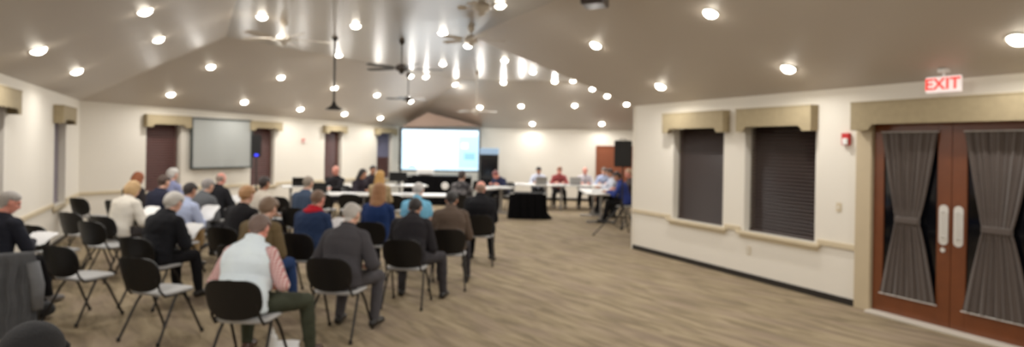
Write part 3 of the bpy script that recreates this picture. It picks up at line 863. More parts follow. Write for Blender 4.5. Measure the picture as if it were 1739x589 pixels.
# ------------------------------------------------------------------ chair
def superel(n, e):
    out = []
    for k in range(n):
        a = 2 * math.pi * k / n; c, s = math.cos(a), math.sin(a)
        out.append((math.copysign(abs(c) ** (2 / e), c), math.copysign(abs(s) ** (2 / e), s)))
    return out
def make_chair():
    root = empty('stacking_chair', (0, 0, 0), 0, 'x', 'chair')
    b = bmesh.new()
    pts = superel(40, 4.0); rings = []
    for (sc_, z) in ((.0, .468), (.75, .468), (.94, .466), (1.0, .455), (.97, .438), (.8, .432), (0, .432)):
        rings.append([b.verts.new((.225 * sc_ * x, .215 * sc_ * y + .01, z - (.012 * max(0, y * sc_) ** 2 if 1 else 0))) for x, y in pts])
    for a_, c_ in zip(rings[:-1], rings[1:]):
        for k in range(40): b.faces.new([a_[k], a_[(k + 1) % 40], c_[(k + 1) % 40], c_[k]])
    bmesh.ops.remove_doubles(b, verts=b.verts, dist=.0005)
    link('seat', b, M_seat, root, smooth=True)
    # backrest shell
    b = bmesh.new(); nv, nu = 20, 20; grid = []
    for j in range(nv + 1):
        th_ = math.pi * j / nv; v = .5 - .5 * math.cos(th_)
        e = 3.4 if v > .5 else 2.6
        wv = .235 * max(0, 1 - abs(2 * v - 1) ** e) ** (1 / e)
        row = []
        for i in range(nu + 1):
            u = 2 * i / nu - 1
            x = wv * u
            y = -.215 - .06 * (1 - (x / .235) ** 2) - .085 * v
            row.append(b.verts.new((x, y, .485 + .335 * v)))
        grid.append(row)
    for j in range(nv):
        for i in range(nu):
            b.faces.new([grid[j][i], grid[j][i + 1], grid[j + 1][i + 1], grid[j + 1][i]])
    bmesh.ops.remove_doubles(b, verts=b.verts, dist=.0005)
    bmesh.ops.recalc_face_normals(b, faces=b.faces)
    bmesh.ops.solidify(b, geom=list(b.faces), thickness=.016)
    link('backrest', b, M_black, root, smooth=True)
    for s in (-1, 1):
        b = bmesh.new(); tube(b, [(s * .20, -.03, .43), (s * .215, -.10, .33), (s * .235, -.27, .012)], .0125, 10); lg = link('leg', b, M_blackmetal, root)
        b = bmesh.new(); lathe(b, [(.017, 0), (.018, .025), (.013, .04)], 12, (s * .235, -.27, 0)); link('foot_cap', b, M_black, lg)
        b = bmesh.new(); tube(b, [(s * .20, .04, .43), (s * .215, .10, .33), (s * .235, .25, .012)], .0125, 10); lg = link('leg', b, M_blackmetal, root)
        b = bmesh.new(); lathe(b, [(.017, 0), (.018, .025), (.013, .04)], 12, (s * .235, .25, 0)); link('foot_cap', b, M_black, lg)
        b = bmesh.new(); tube(b, [(s * .20, -.02, .425), (s * .205, -.17, .435), (s * .20, -.225, .50), (s * .19, -.26, .62)], .011, 10); link('back_support', b, M_blackmetal, root)
    b = bmesh.new(); box(b, -.20, .20, -.04, -.015, .415, .432, bev=.003); box(b, -.20, .20, .035, .06, .415, .432, bev=.003)
    link('seat_frame', b, M_blackmetal, root)
    return root
chair0 = make_chair()
used = [False]
def chair(x, y, face, label):
    """face: degrees clockwise from straight ahead"""
    rz_ = R(-face)
    if not used[0]:
        used[0] = True
        chair0.location = (x, y, 0); chair0.rotation_euler = (0, 0, rz_); chair0['label'] = label; chair0['group'] = 'black stacking chairs'
        return chair0
    return dup(chair0, (x, y, 0), rz_, label, 'black stacking chairs')

# ------------------------------------------------------------------ people
def prim_capsule(bm, a, b_, ra, rb):
    a, b_ = Vector(a), Vector(b_)
    ellipsoid(bm, a, (ra,) * 3, sub=2); ellipsoid(bm, b_, (rb,) * 3, sub=2)
    if (b_ - a).length > 1e-4:
        tube(bm, [a, b_], [ra * .985, rb * .985], 14)

def ik(a, c, l1, l2, pole):
    d = c - a; L = d.length
    mx = (l1 + l2) * .995
    if L > mx:
        c = a + d * (mx / L); d = c - a; L = mx
    n = d.normalized()
    k = (l1 * l1 - l2 * l2 + L * L) / (2 * L)
    h = math.sqrt(max(0, l1 * l1 - k * k))
    p = (pole - n * pole.dot(n))
    p = p.normalized() if p.length > 1e-5 else Vector((0, 0, -1))
    return a + n * k + p * h, c

SKINS = {'pale': (224, 172, 148), 'pink': (226, 150, 132), 'tan': (186, 132, 104), 'brown': (120, 80, 60)}
def person(x, y, face, label, top=(40, 40, 45), bottom=(30, 30, 34), hair=(60, 45, 35), hairtype='short', skin='pale',
           lean=18, hpitch=25, hyaw=0, arms='lap', scale=1.0, bulk=1.0, knees=(.15, .15), feet=(.10, .10), foot_out=(0.02, 0.02), vest=None, collar=None,
           vox=.012, shoe=(22, 20, 20), zoff=0.0, topbulk=.012, sleeves='long', legout=(0, 0), hand=True, pattern=None, cap=None, cross=False, turn=0):
    """Seated figure. Local frame: +Y ahead, +X to its right, origin on the floor below the hips."""
    root_loc = (x, y, zoff)
    rz_ = R(-face)
    segs = []      # (tag, a, b, ra, rb, anisotropy centre) for region lookup
    bm = bmesh.new()
    def cap_(tagn, a, b_, ra, rb):
        prim_capsule(bm, a, b_, ra, rb); segs.append((tagn, Vector(a), Vector(b_), ra, rb))
    L = R(lean)
    hip = Vector((0, -.03, .555))
    def sp(s, bend=0.0):       # spine point: progressive forward bend
        p = Vector(hip); n = 12
        for i in range(n):
            a = L * (.45 + .9 * (i + .5) / n)
            p += Vector((0, math.sin(a), math.cos(a))) * (s / n)
        return p
    # torso loft (elliptical sections along the spine)
    secs = [(-.085, .150, .125), (-.04, .178, .140), (.04, .176, .138), (.13, .160, .125), (.22, .158, .118), (.32, .172, .122), (.40, .172, .116), (.455, .140, .098), (.495, .085, .075), (.52, .055, .06)]
    rings = []
    TW = R(turn)
    for (s, rx, ry) in secs:
        c = sp(s) if s >= 0 else hip + Vector((0, 0, s))
        c2 = sp(s + .02) if s >= 0 else c + Vector((0, 0, .02))
        d = (c2 - c).normalized(); xa = Vector((1, 0, 0)); ya = xa.cross(d) * -1
        tw = TW * max(0, s) / .5
        xa2 = xa * math.cos(tw) + ya * math.sin(tw); ya2 = ya * math.cos(tw) - xa * math.sin(tw)
        bx = bulk if s < .42 else 1 + (bulk - 1) * .4
        if s < .25: c = c + Vector((0, .03 * (bulk - 1) * 3, 0))
        rings.append([bm.verts.new(c + xa2 * (rx * bx * math.cos(2 * math.pi * k / 24)) + ya2 * (ry * bx * math.sin(2 * math.pi * k / 24))) for k in range(24)])
    for a_, c_ in zip(rings[:-1], rings[1:]):
        for k in range(24): bm.faces.new([a_[k], a_[(k + 1) % 24], c_[(k + 1) % 24], c_[k]])
    bm.faces.new(rings[0][::-1]); bm.faces.new(rings[-1])
    for s0, s1, rr in ((0.06, .2, .13), (.2, .33, .14), (.33, .43, .13)):
        segs.append(('torso', sp(s0), sp(s1), rr * bulk, rr * bulk))
    for sx in (-1, 1):
        segs.append(('torso', sp(.40) + Vector((sx * .05, 0, 0)), sp(.40) + Vector((sx * .13, 0, 0)), .08, .07))
        segs.append(('torso', sp(.15) + Vector((sx * .05, 0, 0)), sp(.36) + Vector((sx * .07, 0, 0)), .10 * bulk, .10 * bulk))
        segs.append(('pelvis', hip + Vector((sx * .02, 0, -.03)), hip + Vector((sx * .08, 0, -.02)), .12 * bulk, .11 * bulk))
    neck0 = sp(.49)
    aN = L * 1.35
    # head frame
    hp = aN * .55 + R(hpitch) * .7
    nd = Vector((0, math.sin(aN * .7 + R(hpitch) * .35), math.cos(aN * .7 + R(hpitch) * .35)))
    nd.x += math.sin(TW) * 0
    neck1 = neck0 + nd * .09
    cap_('neck', neck0 - nd * .03, neck1, .062, .055)
    HM = Matrix.Translation(neck1 + Vector((0, 0, 0))) @ Matrix.Rotation(-R(hyaw) - TW * .6, 4, 'Z') @ Matrix.Rotation(-hp, 4, 'X')
    HC = HM @ Matrix.Translation((0, .015, .085))
    hb = bmesh.new()
    ellipsoid(hb, (0, -.012, .018), (.077, .097, .094)); ellipsoid(hb, (0, .022, -.035), (.062, .072, .078)); ellipsoid(hb, (0, .052, -.088), (.030, .028, .022))
    tube(hb, [(0, .088, .012), (0, .104, -.030)], [.008, .015], 8); ellipsoid(hb, (0, .100, -.032), (.017, .014, .011), sub=2)
    ellipsoid(hb, (0, .078, .030), (.058, .018, .012), sub=2)
    ellipsoid(hb, (0, .084, -.060), (.024, .012, .010), sub=2)
    for sx in (-1, 1):
        ellipsoid(hb, (sx * .080, -.004, -.008), (.010, .019, .032), sub=2)
        ellipsoid(hb, (sx * .040, .066, -.022), (.020, .016, .018), sub=2)
    merge(bm, hb, HC)
    segs.append(('head', HC @ Vector((0, -.01, -.02)), HC @ Vector((0, -.01, .03)), .09, .09))
    segs.append(('head', HC @ Vector((0, .06, -.09)), HC @ Vector((0, .06, -.02)), .05, .05))
    # arms
    sh = sp(.425)
    for i, sx in enumerate((-1, 1)):
        xa = Vector((math.cos(TW), math.sin(TW), 0)) if TW else Vector((1, 0, 0))
        s0 = sh + xa * (sx * (.165 + .02 * (bulk - 1))) + Vector((0, 0, -.01))
        mode = arms if isinstance(arms, str) else arms[i]
        if mode == 'lap': w = Vector((sx * .07, .29 + .1 * math.sin(L), .665))
        elif mode == 'hold': w = Vector((sx * .12, .33, .74))
        elif mode == 'thigh': w = Vector((sx * .17, .30, .655))
        elif mode == 'table': w = Vector((sx * .14, .46, .79))
        elif mode == 'cross': w = Vector((-sx * .08, sh.y + .19, sh.z - .28))
        elif mode == 'side': w = Vector((sx * .26, .10, .60))
        elif mode == 'face': w = Vector((sx * .06, sh.y + .24, sh.z + .02))
        el, w = ik(s0, w, .285, .255, Vector((sx * .75, -.45, -.9)))
        cap_('uarm' if vest is not None else 'torso', s0 - xa * (sx * (.0 if vest is not None else .05)), s0, .066, .064)
        cap_('torso', sh + Vector((sx * .03, 0, .035)), s0 + xa * (-sx * .035) + Vector((0, 0, .012)), .060, .056)
        cap_('uarm', s0, el, .056 * (.5 + .5 * bulk), .046)
        cap_('farm', el, w, .043, .029)
        # hand: palm, four fingers, thumb
        fd = (w - el).normalized(); fd = (fd + Vector((-sx * .25, .1, -.15))).normalized()
        side = Vector((0, 0, 1)).cross(fd).normalized() * -1   # to the right of fd
        dn = side.cross(fd).normalized() * 1.0
        if dn.z > 0: dn = -dn
        pc = w + fd * .052
        tube(bm, [w, w + fd * .03, w + fd * .085], [.026, .030, .030], 12)
        pm = bmesh.new(); ellipsoid(pm, (0, 0, 0), (.041, .050, .017), sub=2)
        MM = Matrix((( side.x, fd.x, -dn.x, pc.x), (side.y, fd.y, -dn.y, pc.y), (side.z, fd.z, -dn.z, pc.z), (0, 0, 0, 1)))
        merge(bm, pm, MM)
        segs.append(('hand', w + fd * .02, w + fd * .09, .034, .034))
        if hand:
            for k, (off, ln) in enumerate(((-.031, .068), (-.011, .078), (.010, .074), (.030, .058))):
                q0 = w + fd * .085 + side * off
                q1 = q0 + (fd + dn * .35 + side * off * 3).normalized() * ln * .5
                q2 = q1 + (fd * .6 + dn * .9).normalized() * ln * .5
                prim_capsule(bm, q0, q1, .0105, .0095); prim_capsule(bm, q1, q2, .0095, .008)
                segs.append(('hand', q0, q2, .011, .011))
            ts = -sx
            t0 = w + fd * .03 + side * (ts * .026); t1 = t0 + (fd * .7 + side * ts * .8 + dn * .2).normalized() * .04; t2 = t1 + (fd * .95 + side * ts * .2 + dn * .4).normalized() * .032
            prim_capsule(bm, t0, t1, .013, .0115); prim_capsule(bm, t1, t2, .0115, .009)
            segs.append(('hand', t0, t2, .013, .012))
    # legs
    for i, sx in enumerate((-1, 1)):
        h0 = hip + Vector((sx * .09, .02, -.01))
        kx = sx * knees[i] + legout[i]
        ky = math.sqrt(max(.1, .425 ** 2 - (abs(kx) - .09) ** 2))
        kn = Vector((kx, h0.y + ky, .515))
        if cross and i == 1: kn = Vector((.02, h0.y + ky, .66))
        an = Vector((kx + sx * foot_out[i], kn.y + feet[i], .085))
        if cross and i == 1: an = Vector((-.12, kn.y + .17, .34))
        dd = an - kn; an = kn + dd.normalized() * min(dd.length, .43) if not cross else an
        an.z = max(an.z, .085)
        cap_('thigh', h0, kn, .092 * (.6 + .4 * bulk), .060)
        cap_('shank', kn, kn + (an - kn) * .35, .058, .056)
        cap_('shank', kn + (an - kn) * .35, an, .056, .040)
        sd = Vector((sx * .12, 1, 0)).normalized()
        if cross and i == 1: sd = Vector((-.1, 1, .15)).normalized()
        heel = an + Vector((0, 0, -.045)) - sd * .035
        FT = 'footl' if sx < 0 else 'footr'
        cap_(FT, heel, an + Vector((0, 0, -.02)), .038, .042)
        cap_(FT, heel + Vector((0, 0, .0)), an + sd * .11 + Vector((0, 0, -.048)), .037, .036)
        cap_(FT, an + sd * .11 + Vector((0, 0, -.048)), an + sd * .165 + Vector((0, 0, -.055)), .036, .028)
    me = bpy.data.meshes.new('person_raw'); bmesh.ops.recalc_face_normals(bm, faces=bm.faces); bm.to_mesh(me); bm.free()
    raw = bpy.data.objects.new('raw', me); COL.objects.link(raw)
    md = raw.modifiers.new('r', 'REMESH'); md.mode = 'VOXEL'; md.voxel_size = vox; md.adaptivity = 0
    ms = raw.modifiers.new('s', 'SMOOTH'); ms.factor = .5; ms.iterations = 4
    dg = bpy.context.evaluated_depsgraph_get()
    bme = bpy.data.meshes.new_from_object(raw.evaluated_get(dg))
    bpy.data.objects.remove(raw); bpy.data.meshes.remove(me)
    n = len(bme.vertices)
    V = np.empty(n * 3, np.float32); bme.vertices.foreach_get('co', V); V = V.reshape(-1, 3)
    Nn = np.empty(n * 3, np.float32); bme.vertices.foreach_get('normal', Nn); Nn = Nn.reshape(-1, 3)
    npoly = len(bme.polygons)
    ls = np.empty(len(bme.loops), np.int32); bme.loops.foreach_get('vertex_index', ls)
    tot = np.empty(npoly, np.int32); bme.polygons.foreach_get('loop_total', tot)
    quad = ls.reshape(-1, 4) if (tot == 4).all() else None
    if quad is None:
        st = np.empty(npoly, np.int32); bme.polygons.foreach_get('loop_start', st)
        quad = np.stack([ls[st + np.minimum(k, tot - 1)] for k in range(4)], 1)
    C = V[quad].mean(1)
    best = np.full(npoly, 1e9, np.float32); reg = np.zeros(npoly, np.int32); tpar = np.zeros(npoly, np.float32)
    names = ['head', 'neck', 'torso', 'pelvis', 'uarm', 'farm', 'hand', 'thigh', 'shank', 'footl', 'footr']
    for (tg, a, b_, ra, rb) in segs:
        a = np.array(a, np.float32); b_ = np.array(b_, np.float32); ab = b_ - a
        t = np.clip(((C - a) @ ab) / max(1e-6, float(ab @ ab)), 0, 1)
        dist = np.linalg.norm(C - (a + t[:, None] * ab), axis=1) - (ra + (rb - ra) * t)
        mk = dist < best
        best[mk] = dist[mk]; reg[mk] = names.index(tg); tpar[mk] = t[mk]
    inv = np.array(HC.inverted(), np.float32)
    H = C @ inv[:3, :3].T + inv[:3, 3]
    HV = V @ inv[:3, :3].T + inv[:3, 3]
    bme.materials.clear()
    sk = mat('skin_' + skin, SKINS[skin], .5, var=.06, vscale=25)
    for m_ in (sk, mat('eye_dark', (45, 32, 28), .3), mat('lips', (168, 92, 84), .5)): bme.materials.append(m_)
    mi = np.zeros(npoly, np.int32); hd = reg == 0
    for sx in (-1, 1):
        mi[hd & (((H[:, 0] - sx * .031) / .014) ** 2 + ((H[:, 2] - .004) / .007) ** 2 < 1) & (H[:, 1] > .05)] = 1
    mi[hd & ((H[:, 0] / .024) ** 2 + ((H[:, 2] + .060) / .007) ** 2 < 1) & (H[:, 1] > .05)] = 2
    bme.polygons.foreach_set('material_index', mi)
    bme.polygons.foreach_set('use_smooth', [True] * npoly)
    bme.name = 'person'
    body = bpy.data.objects.new('person', bme); COL.objects.link(body)
    body.location = root_loc; body.rotation_euler = (0, 0, rz_); body.scale = (scale,) * 3
    tag(body, label, 'person')
    rng = np.random.default_rng(int(abs(x * 1000 + y * 77)))
    def shell(nm, fmask, off, m, edge0=.35, noise=0.0, weight=None):
        if fmask.sum() < 4: return None
        fs = quad[fmask]; used_, invx = np.unique(fs, return_inverse=True); fs2 = invx.reshape(-1, 4)
        P = V[used_].copy(); NN = Nn[used_]
        allcount = np.zeros(n, np.int32); np.add.at(allcount, quad.ravel(), 1)
        cnt = np.zeros(n, np.int32); np.add.at(cnt, quad[fmask].ravel(), 1)
        bnd = cnt[used_] < allcount[used_]
        o_ = np.full(len(used_), off, np.float32)
        if weight is not None: o_ = o_ * weight[used_]
        if noise:
            ph = P @ (rng.normal(size=(3, 4)) * 34).astype(np.float32)
            o_ = o_ + noise * np.sin(ph).mean(1)
        o_ = np.where(bnd, o_ * edge0, o_)
        P = P + NN * o_[:, None]
        mm = bpy.data.meshes.new(nm)
        mm.from_pydata(P.tolist(), [], [list(dict.fromkeys(f)) for f in fs2.tolist()])
        mm.materials.append(m); mm.polygons.foreach_set('use_smooth', [True] * len(mm.polygons))
        o = bpy.data.objects.new(nm, mm); COL.objects.link(o); o.parent = body
        return o
    def cm(nm, c, **k):
        return mat(nm + '_%d_%d_%d' % tuple(c), c, .88, spec=.2, bump=.25, bscale=25, var=.10, vscale=9, **k)
    I = names.index
    arm = (reg == I('uarm')) | ((reg == I('farm')) & (tpar < (.93 if sleeves == 'long' else -.1)))
    if sleeves == 'short': arm = (reg == I('uarm')) & (tpar < .62)
    tors = (reg == I('torso'))
    tz = C[:, 2]
    # fold-like noise on cloth
    lowtop = (reg == I('pelvis')) & (tz > .50) & (C[:, 1] < .10)
    if vest is not None:
        shell('vest', tors | lowtop, topbulk + .012, cm('vest', vest), noise=.004)
        for sx in (-1, 1): shell('sleeve', arm & ((C[:, 0] > 0) == (sx > 0)), .010, pattern or cm('cloth', top), noise=.004)
    else:
        shell('jacket' if topbulk > .015 else 'shirt', tors | arm | lowtop, topbulk, pattern or cm('cloth', top), noise=.005)
    shell('trousers', (reg == I('pelvis')) & ~lowtop | (reg == I('thigh')) | ((reg == I('shank')) & (tpar < 2)), .010, cm('cloth', bottom), noise=.004)
    for sx in (-1, 1):
        shell('shoe', reg == I('footl' if sx < 0 else 'footr'), .006, mat('shoe_%d_%d_%d' % tuple(shoe), shoe, .4))
    nk = (reg == I('neck')) & (tpar < .28)
    if collar: shell('collar', nk | (tors & (np.linalg.norm(C - np.array(neck0, np.float32), axis=1) < .115)), topbulk + .014, cm('cloth', collar), noise=.003)
    elif hairtype != 'none': shell('collar', nk, .008, cm('cloth', vest or top), noise=.0)
    # hair
    hy, hz = H[:, 1], H[:, 2]
    vz, vy, vx = HV[:, 2], HV[:, 1], HV[:, 0]
    hm = mat('hair_%d_%d_%d' % tuple(hair), hair, .6, bump=.5, bscale=140, var=.18, vscale=40)
    HL = lambda q: np.where(q < 0, 1.6 * q, .78 * q)
    line = HL(hy)
    ear = (np.abs(H[:, 0]) > .066) & (hz < .03) & (hy > -.03)
    cond = (hd | (reg == I('neck'))) & (hz > line) & (hz > -.115) & ~ear
    if cap is not None:
        shell('knit_cap', (hd) & (hz > .0 + .30 * hy) & (hz > -.03), .016, mat('cap', cap, .9, bump=.5, bscale=150), noise=.002, edge0=.8)
        shell('hair', cond & (hz <= .0 + .30 * hy), .008, hm)
    elif hairtype == 'short':
        w_ = (.35 + .65 * np.clip((vz + .06) / .13, 0, 1)) * np.clip((vz - HL(vy) + .004) / .035, .12, 1)
        shell('hair', cond, .017, hm, noise=.004, weight=w_, edge0=.15)
    elif hairtype == 'full':
        shell('hair', cond, .030, hm, noise=.007, edge0=.15, weight=np.clip((vz - HL(vy) + .004) / .045, .12, 1))
    elif hairtype == 'bald':
        shell('hair', cond & (hz < .035) , .007, hm, noise=.002, edge0=.1)
    elif hairtype in ('long', 'bob'):
        b = bmesh.new()
        ellipsoid(b, (0, -.026, .030), (.096, .100, .098)); ellipsoid(b, (0, -.060, -.02), (.094, .066, .10))
        for sx in (-1, 1): ellipsoid(b, (sx * .070, -.02, -.04), (.030, .050, .085))
        if hairtype == 'long':
            ellipsoid(b, (0, -.075, -.12), (.100, .050, .11)); ellipsoid(b, (0, -.085, -.20), (.095, .045, .09))
            for sx in (-1, 1): ellipsoid(b, (sx * .078, -.035, -.13), (.034, .045, .10))
        m2 = bpy.data.meshes.new('hair'); b.to_mesh(m2); b.free()
        ro = bpy.data.objects.new('hairraw', m2); COL.objects.link(ro)
        md = ro.modifiers.new('r', 'REMESH'); md.mode = 'VOXEL'; md.voxel_size = max(.009, vox * .8)
        ms = ro.modifiers.new('s', 'SMOOTH'); ms.factor = .5; ms.iterations = 4
        dg = bpy.context.evaluated_depsgraph_get(); hme = bpy.data.meshes.new_from_object(ro.evaluated_get(dg)); bpy.data.objects.remove(ro)
        for v in hme.vertices:
            c_ = v.co; a_ = math.atan2(c_.x, -c_.y)
            s_ = 1 + .030 * math.sin(a_ * 17 + 2 * math.sin(c_.z * 30)) + .02 * math.sin(a_ * 7 + c_.z * 25)
            v.co.x *= s_; v.co.y *= s_
        hme.materials.clear(); hme.materials.append(hm)
        hme.polygons.foreach_set('use_smooth', [True] * len(hme.polygons))
        ho = bpy.data.objects.new('hair', hme); COL.objects.link(ho); ho.parent = body; ho.matrix_local = HC
        hme.name = 'hair'
    body['_t'] = 0; del body['_t']
    return body

# plaid shirt
def plaid():
    m = bpy.data.materials.new('plaid'); m.use_nodes = True; nt = m.node_tree; b = nt.nodes['Principled BSDF']; N = nt.nodes.new; L = nt.links.new
    tc = N('ShaderNodeTexCoord'); outs = []
    for ax in ('X', 'Z'):
        wv = N('ShaderNodeTexWave'); wv.bands_direction = ax; wv.inputs['Scale'].default_value = 13; wv.inputs['Distortion'].default_value = 1.5
        L(tc.outputs['Object'], wv.inputs[0]); outs.append(wv)
    mu = N('ShaderNodeMath'); mu.operation = 'ADD'; L(outs[0].outputs['Fac'], mu.inputs[0]); L(outs[1].outputs['Fac'], mu.inputs[1])
    rp = N('ShaderNodeValToRGB'); e = rp.color_ramp.elements; e[0].position = .25; e[0].color = lin((226, 205, 202)); e[1].position = .8; e[1].color = lin((178, 84, 86))
    hf = N('ShaderNodeMath'); hf.operation = 'MULTIPLY'; hf.inputs[1].default_value = .5; L(mu.outputs[0], hf.inputs[0]); L(hf.outputs[0], rp.inputs[0]); L(rp.outputs[0], b.inputs['Base Color'])
    b.inputs['Roughness'].default_value = .85
    return m
def spots():
    m = bpy.data.materials.new('grey_pattern'); m.use_nodes = True; nt = m.node_tree; b = nt.nodes['Principled BSDF']; N = nt.nodes.new; L = nt.links.new
    tc = N('ShaderNodeTexCoord'); n_ = N('ShaderNodeTexNoise'); n_.inputs['Scale'].default_value = 9; L(tc.outputs['Object'], n_.inputs[0])
    rp = N('ShaderNodeValToRGB'); e = rp.color_ramp.elements; e[0].position = .44; e[0].color = lin((48, 46, 50)); e[1].position = .58; e[1].color = lin((130, 126, 128)); L(n_.outputs['Fac'], rp.inputs[0]); L(rp.outputs[0], b.inputs['Base Color'])
    b.inputs['Roughness'].default_value = .9
    return m
PLAID, SPOTS = plaid(), spots()

def seat(px, d, face, clabel, plabel, back=.0, off=.0, **kw):
    """chair whose seat centre is seen at column px, d metres ahead, with its sitter"""
    x = (px - CX) / F * d
    chair(x, d, face, clabel)
    a = R(face)
    return person(x + math.sin(a) * back + math.cos(a) * off, d + math.cos(a) * back - math.sin(a) * off, face, plabel, **kw)

BK = (17, 17, 21)
# front rows (nearest first)
seat(430, 5.15, 5, 'black chair under the man in the pale vest', 'man in pale grey vest over red plaid sleeves, head bowed', off=-.07, top=(220, 150, 150), pattern=PLAID, vest=(228, 241, 255), bottom=(58, 62, 50),
     hair=(112, 92, 84), skin='pink', lean=24, hpitch=32, arms='thigh', bulk=1.22, knees=(.16, .42), feet=(.02, .06), vox=.009, shoe=(70, 45, 35), topbulk=.016)
seat(583, 6.15, 10, 'black chair under the man in the charcoal jacket', 'grey-haired man in charcoal jacket leaning forward', top=(66, 64, 68), bottom=(72, 70, 74), hair=(190, 184, 178), lean=20, hpitch=26, arms='thigh',
     bulk=1.12, knees=(.14, .24), feet=(-.10, -.16), vox=.009, topbulk=.024)
seat(696, 7.35, 5, 'black chair under the dark-haired man in black jacket', 'dark-haired man in black jacket slumped low, legs to the right', top=(34, 32, 36), bottom=(56, 54, 58), hair=(34, 28, 28), skin='tan', lean=30, hpitch=30, arms='lap',
     bulk=1.12, knees=(.16, .34), feet=(.0, .02), vox=.009, topbulk=.026)
seat(766, 8.3, -1, 'black chair under the man in the brown jacket', 'man in brown jacket with black hair, third from the open floor', top=(84, 70, 60), bottom=(48, 46, 50), hair=(28, 24, 24), skin='tan', lean=26, hpitch=26, bulk=1.15, vox=.010, topbulk=.024, knees=(.14, .20), feet=(-.05, .0))
seat(817, 10.0, 2, 'black chair under the balding man in black suit', 'balding man in black suit at the aisle end of the audience', top=BK, bottom=BK, hair=(150, 120, 104), hairtype='bald', skin='pink', lean=10, hpitch=16, bulk=1.3, vox=.011, topbulk=.030, feet=(.0, -.05))
seat(707, 9.5, 6, 'black chair under the man in the sky-blue shirt', 'white-haired man in sky-blue short-sleeved shirt', top=(112, 178, 212), bottom=(60, 62, 74), hair=(196, 192, 190), lean=16, hpitch=24, bulk=1.2, vox=.011, sleeves='short')
seat(642, 8.9, 8, 'black chair under the woman with long auburn hair', 'woman with long auburn hair in navy top', top=(24, 46, 92), bottom=(34, 34, 42), hair=(150, 104, 66), hairtype='long', lean=10, hpitch=14, bulk=1.12, vox=.011)
seat(527, 7.7, 14, 'black chair under the man in navy with red collar', 'man in navy jacket with bright red collar', top=(36, 52, 84), bottom=(40, 42, 54), hair=(122, 96, 78), skin='pink', lean=18, hpitch=24, bulk=1.12, vox=.010, collar=(178, 24, 38), topbulk=.022)
seat(516, 10.6, 15, 'black chair beyond the man with red collar', 'grey-haired person in slate-blue jacket beyond the man with red collar', top=(62, 76, 98), bottom=(40, 42, 54), hair=(150, 138, 124), lean=14, hpitch=18, vox=.012, topbulk=.022)
seat(268, 7.15, 15, 'black chair under the white-haired man in black suit', 'white-haired man in black suit reading papers', top=(24, 25, 30), bottom=(22, 22, 26), hair=(212, 208, 202), hairtype='full', lean=24, hpitch=26, bulk=1.12, vox=.009, topbulk=.026, knees=(.12, .18), feet=(.05, .05), arms='hold')
seat(306, 8.75, 15, 'black chair under the man in the pale blue shirt', 'dark-haired man in pale blue shirt and khaki trousers', top=(178, 190, 222), bottom=(176, 150, 112), hair=(42, 34, 32), skin='tan', lean=18, hpitch=24, bulk=1.08, vox=.011, arms='hold', knees=(.12, .26), cross=True)
seat(205, 9.0, 15, 'black chair under the blonde woman in the white sweater', 'blonde woman in white sweater reading papers', top=(226, 220, 208), bottom=(60, 56, 56), hair=(196, 160, 112), hairtype='bob', lean=22, hpitch=22, bulk=1.02, vox=.011, topbulk=.022, arms='hold')
seat(266, 10.3, 18, 'black chair beyond the white-haired man in black suit', 'person in dark navy coat with dark brown hair before the left window', top=(34, 36, 52), bottom=(30, 30, 36), hair=(70, 52, 44), lean=16, hpitch=14, bulk=1.05, vox=.012, topbulk=.028)
seat(220, 11.3, 18, 'black chair beyond the blonde woman', 'person with rust-red hair in dark coat near the left wall', top=(46, 42, 44), bottom=(36, 34, 36), hair=(150, 84, 50), hairtype='bob', lean=20, hpitch=12, bulk=.98, vox=.012, topbulk=.02)
seat(291, 12.3, 18, 'black chair under the man in the lavender shirt', 'white-haired man in lavender shirt sitting upright by the left window', top=(150, 158, 200), bottom=(44, 44, 54), hair=(214, 210, 206), hairtype='full', lean=6, hpitch=8, vox=.013)
seat(338, 9.7, 16, 'black chair under the man in the grey suit', 'grey-haired man in grey suit jacket', top=(92, 94, 98), bottom=(40, 40, 44), hair=(148, 142, 140), lean=18, hpitch=24, bulk=1.12, vox=.012, topbulk=.026)
seat(367, 11.4, 16, 'black chair below the grey board', 'bald pink-faced man in black jacket below the grey board', top=(28, 28, 32), bottom=(30, 30, 34), hair=(150, 130, 120), hairtype='bald', skin='pink', lean=14, hpitch=14, bulk=1.06, vox=.013, topbulk=.022, arms='hold')
seat(405, 8.1, 14, 'black chair under the sandy-haired person in black', 'sandy-haired person in black top beyond the man in the vest', top=(26, 25, 28), bottom=(40, 38, 42), hair=(178, 132, 88), hairtype='full', lean=18, hpitch=20, bulk=1.0, vox=.011, topbulk=.02)
seat(432, 6.75, 14, 'black chair just beyond the man in the vest', 'person in olive-brown coat and blue jeans just beyond the man in the vest', top=(104, 88, 62), bottom=(44, 66, 112), hair=(128, 104, 84), hairtype='full', lean=26, hpitch=24, bulk=1.06, vox=.010, topbulk=.024, knees=(.10, .20), feet=(.0, .06))
seat(442, 10.2, 16, 'black chair under the person in the cream shirt', 'dark-haired person in cream shirt below the left loudspeaker', top=(206, 196, 182), bottom=(44, 42, 46), hair=(46, 36, 34), skin='tan', lean=12, hpitch=10, vox=.013, arms='cross')
seat(573, 15.6, 200, 'black chair below the middle window', 'pink-faced person in black facing the room before the middle window', top=(32, 30, 34), bottom=BK, hair=(190, 140, 120), hairtype='bald', skin='pink', lean=6, hpitch=4, vox=.016, arms='table')
seat(606, 15.0, 120, 'black chair under the dark figure right of the middle window', 'person in dark clothes leaning right of the middle window', top=(46, 40, 48), bottom=BK, hair=(36, 30, 30), hairtype='long', skin='tan', lean=22, hpitch=10, vox=.016, arms='table')
seat(632, 16.6, 150, 'black chair under the second dark figure right of the middle window', 'smaller dark-haired person nearer the lavender blind', top=(52, 46, 52), bottom=BK, hair=(30, 26, 26), skin='tan', lean=12, hpitch=8, vox=.016, arms='table')
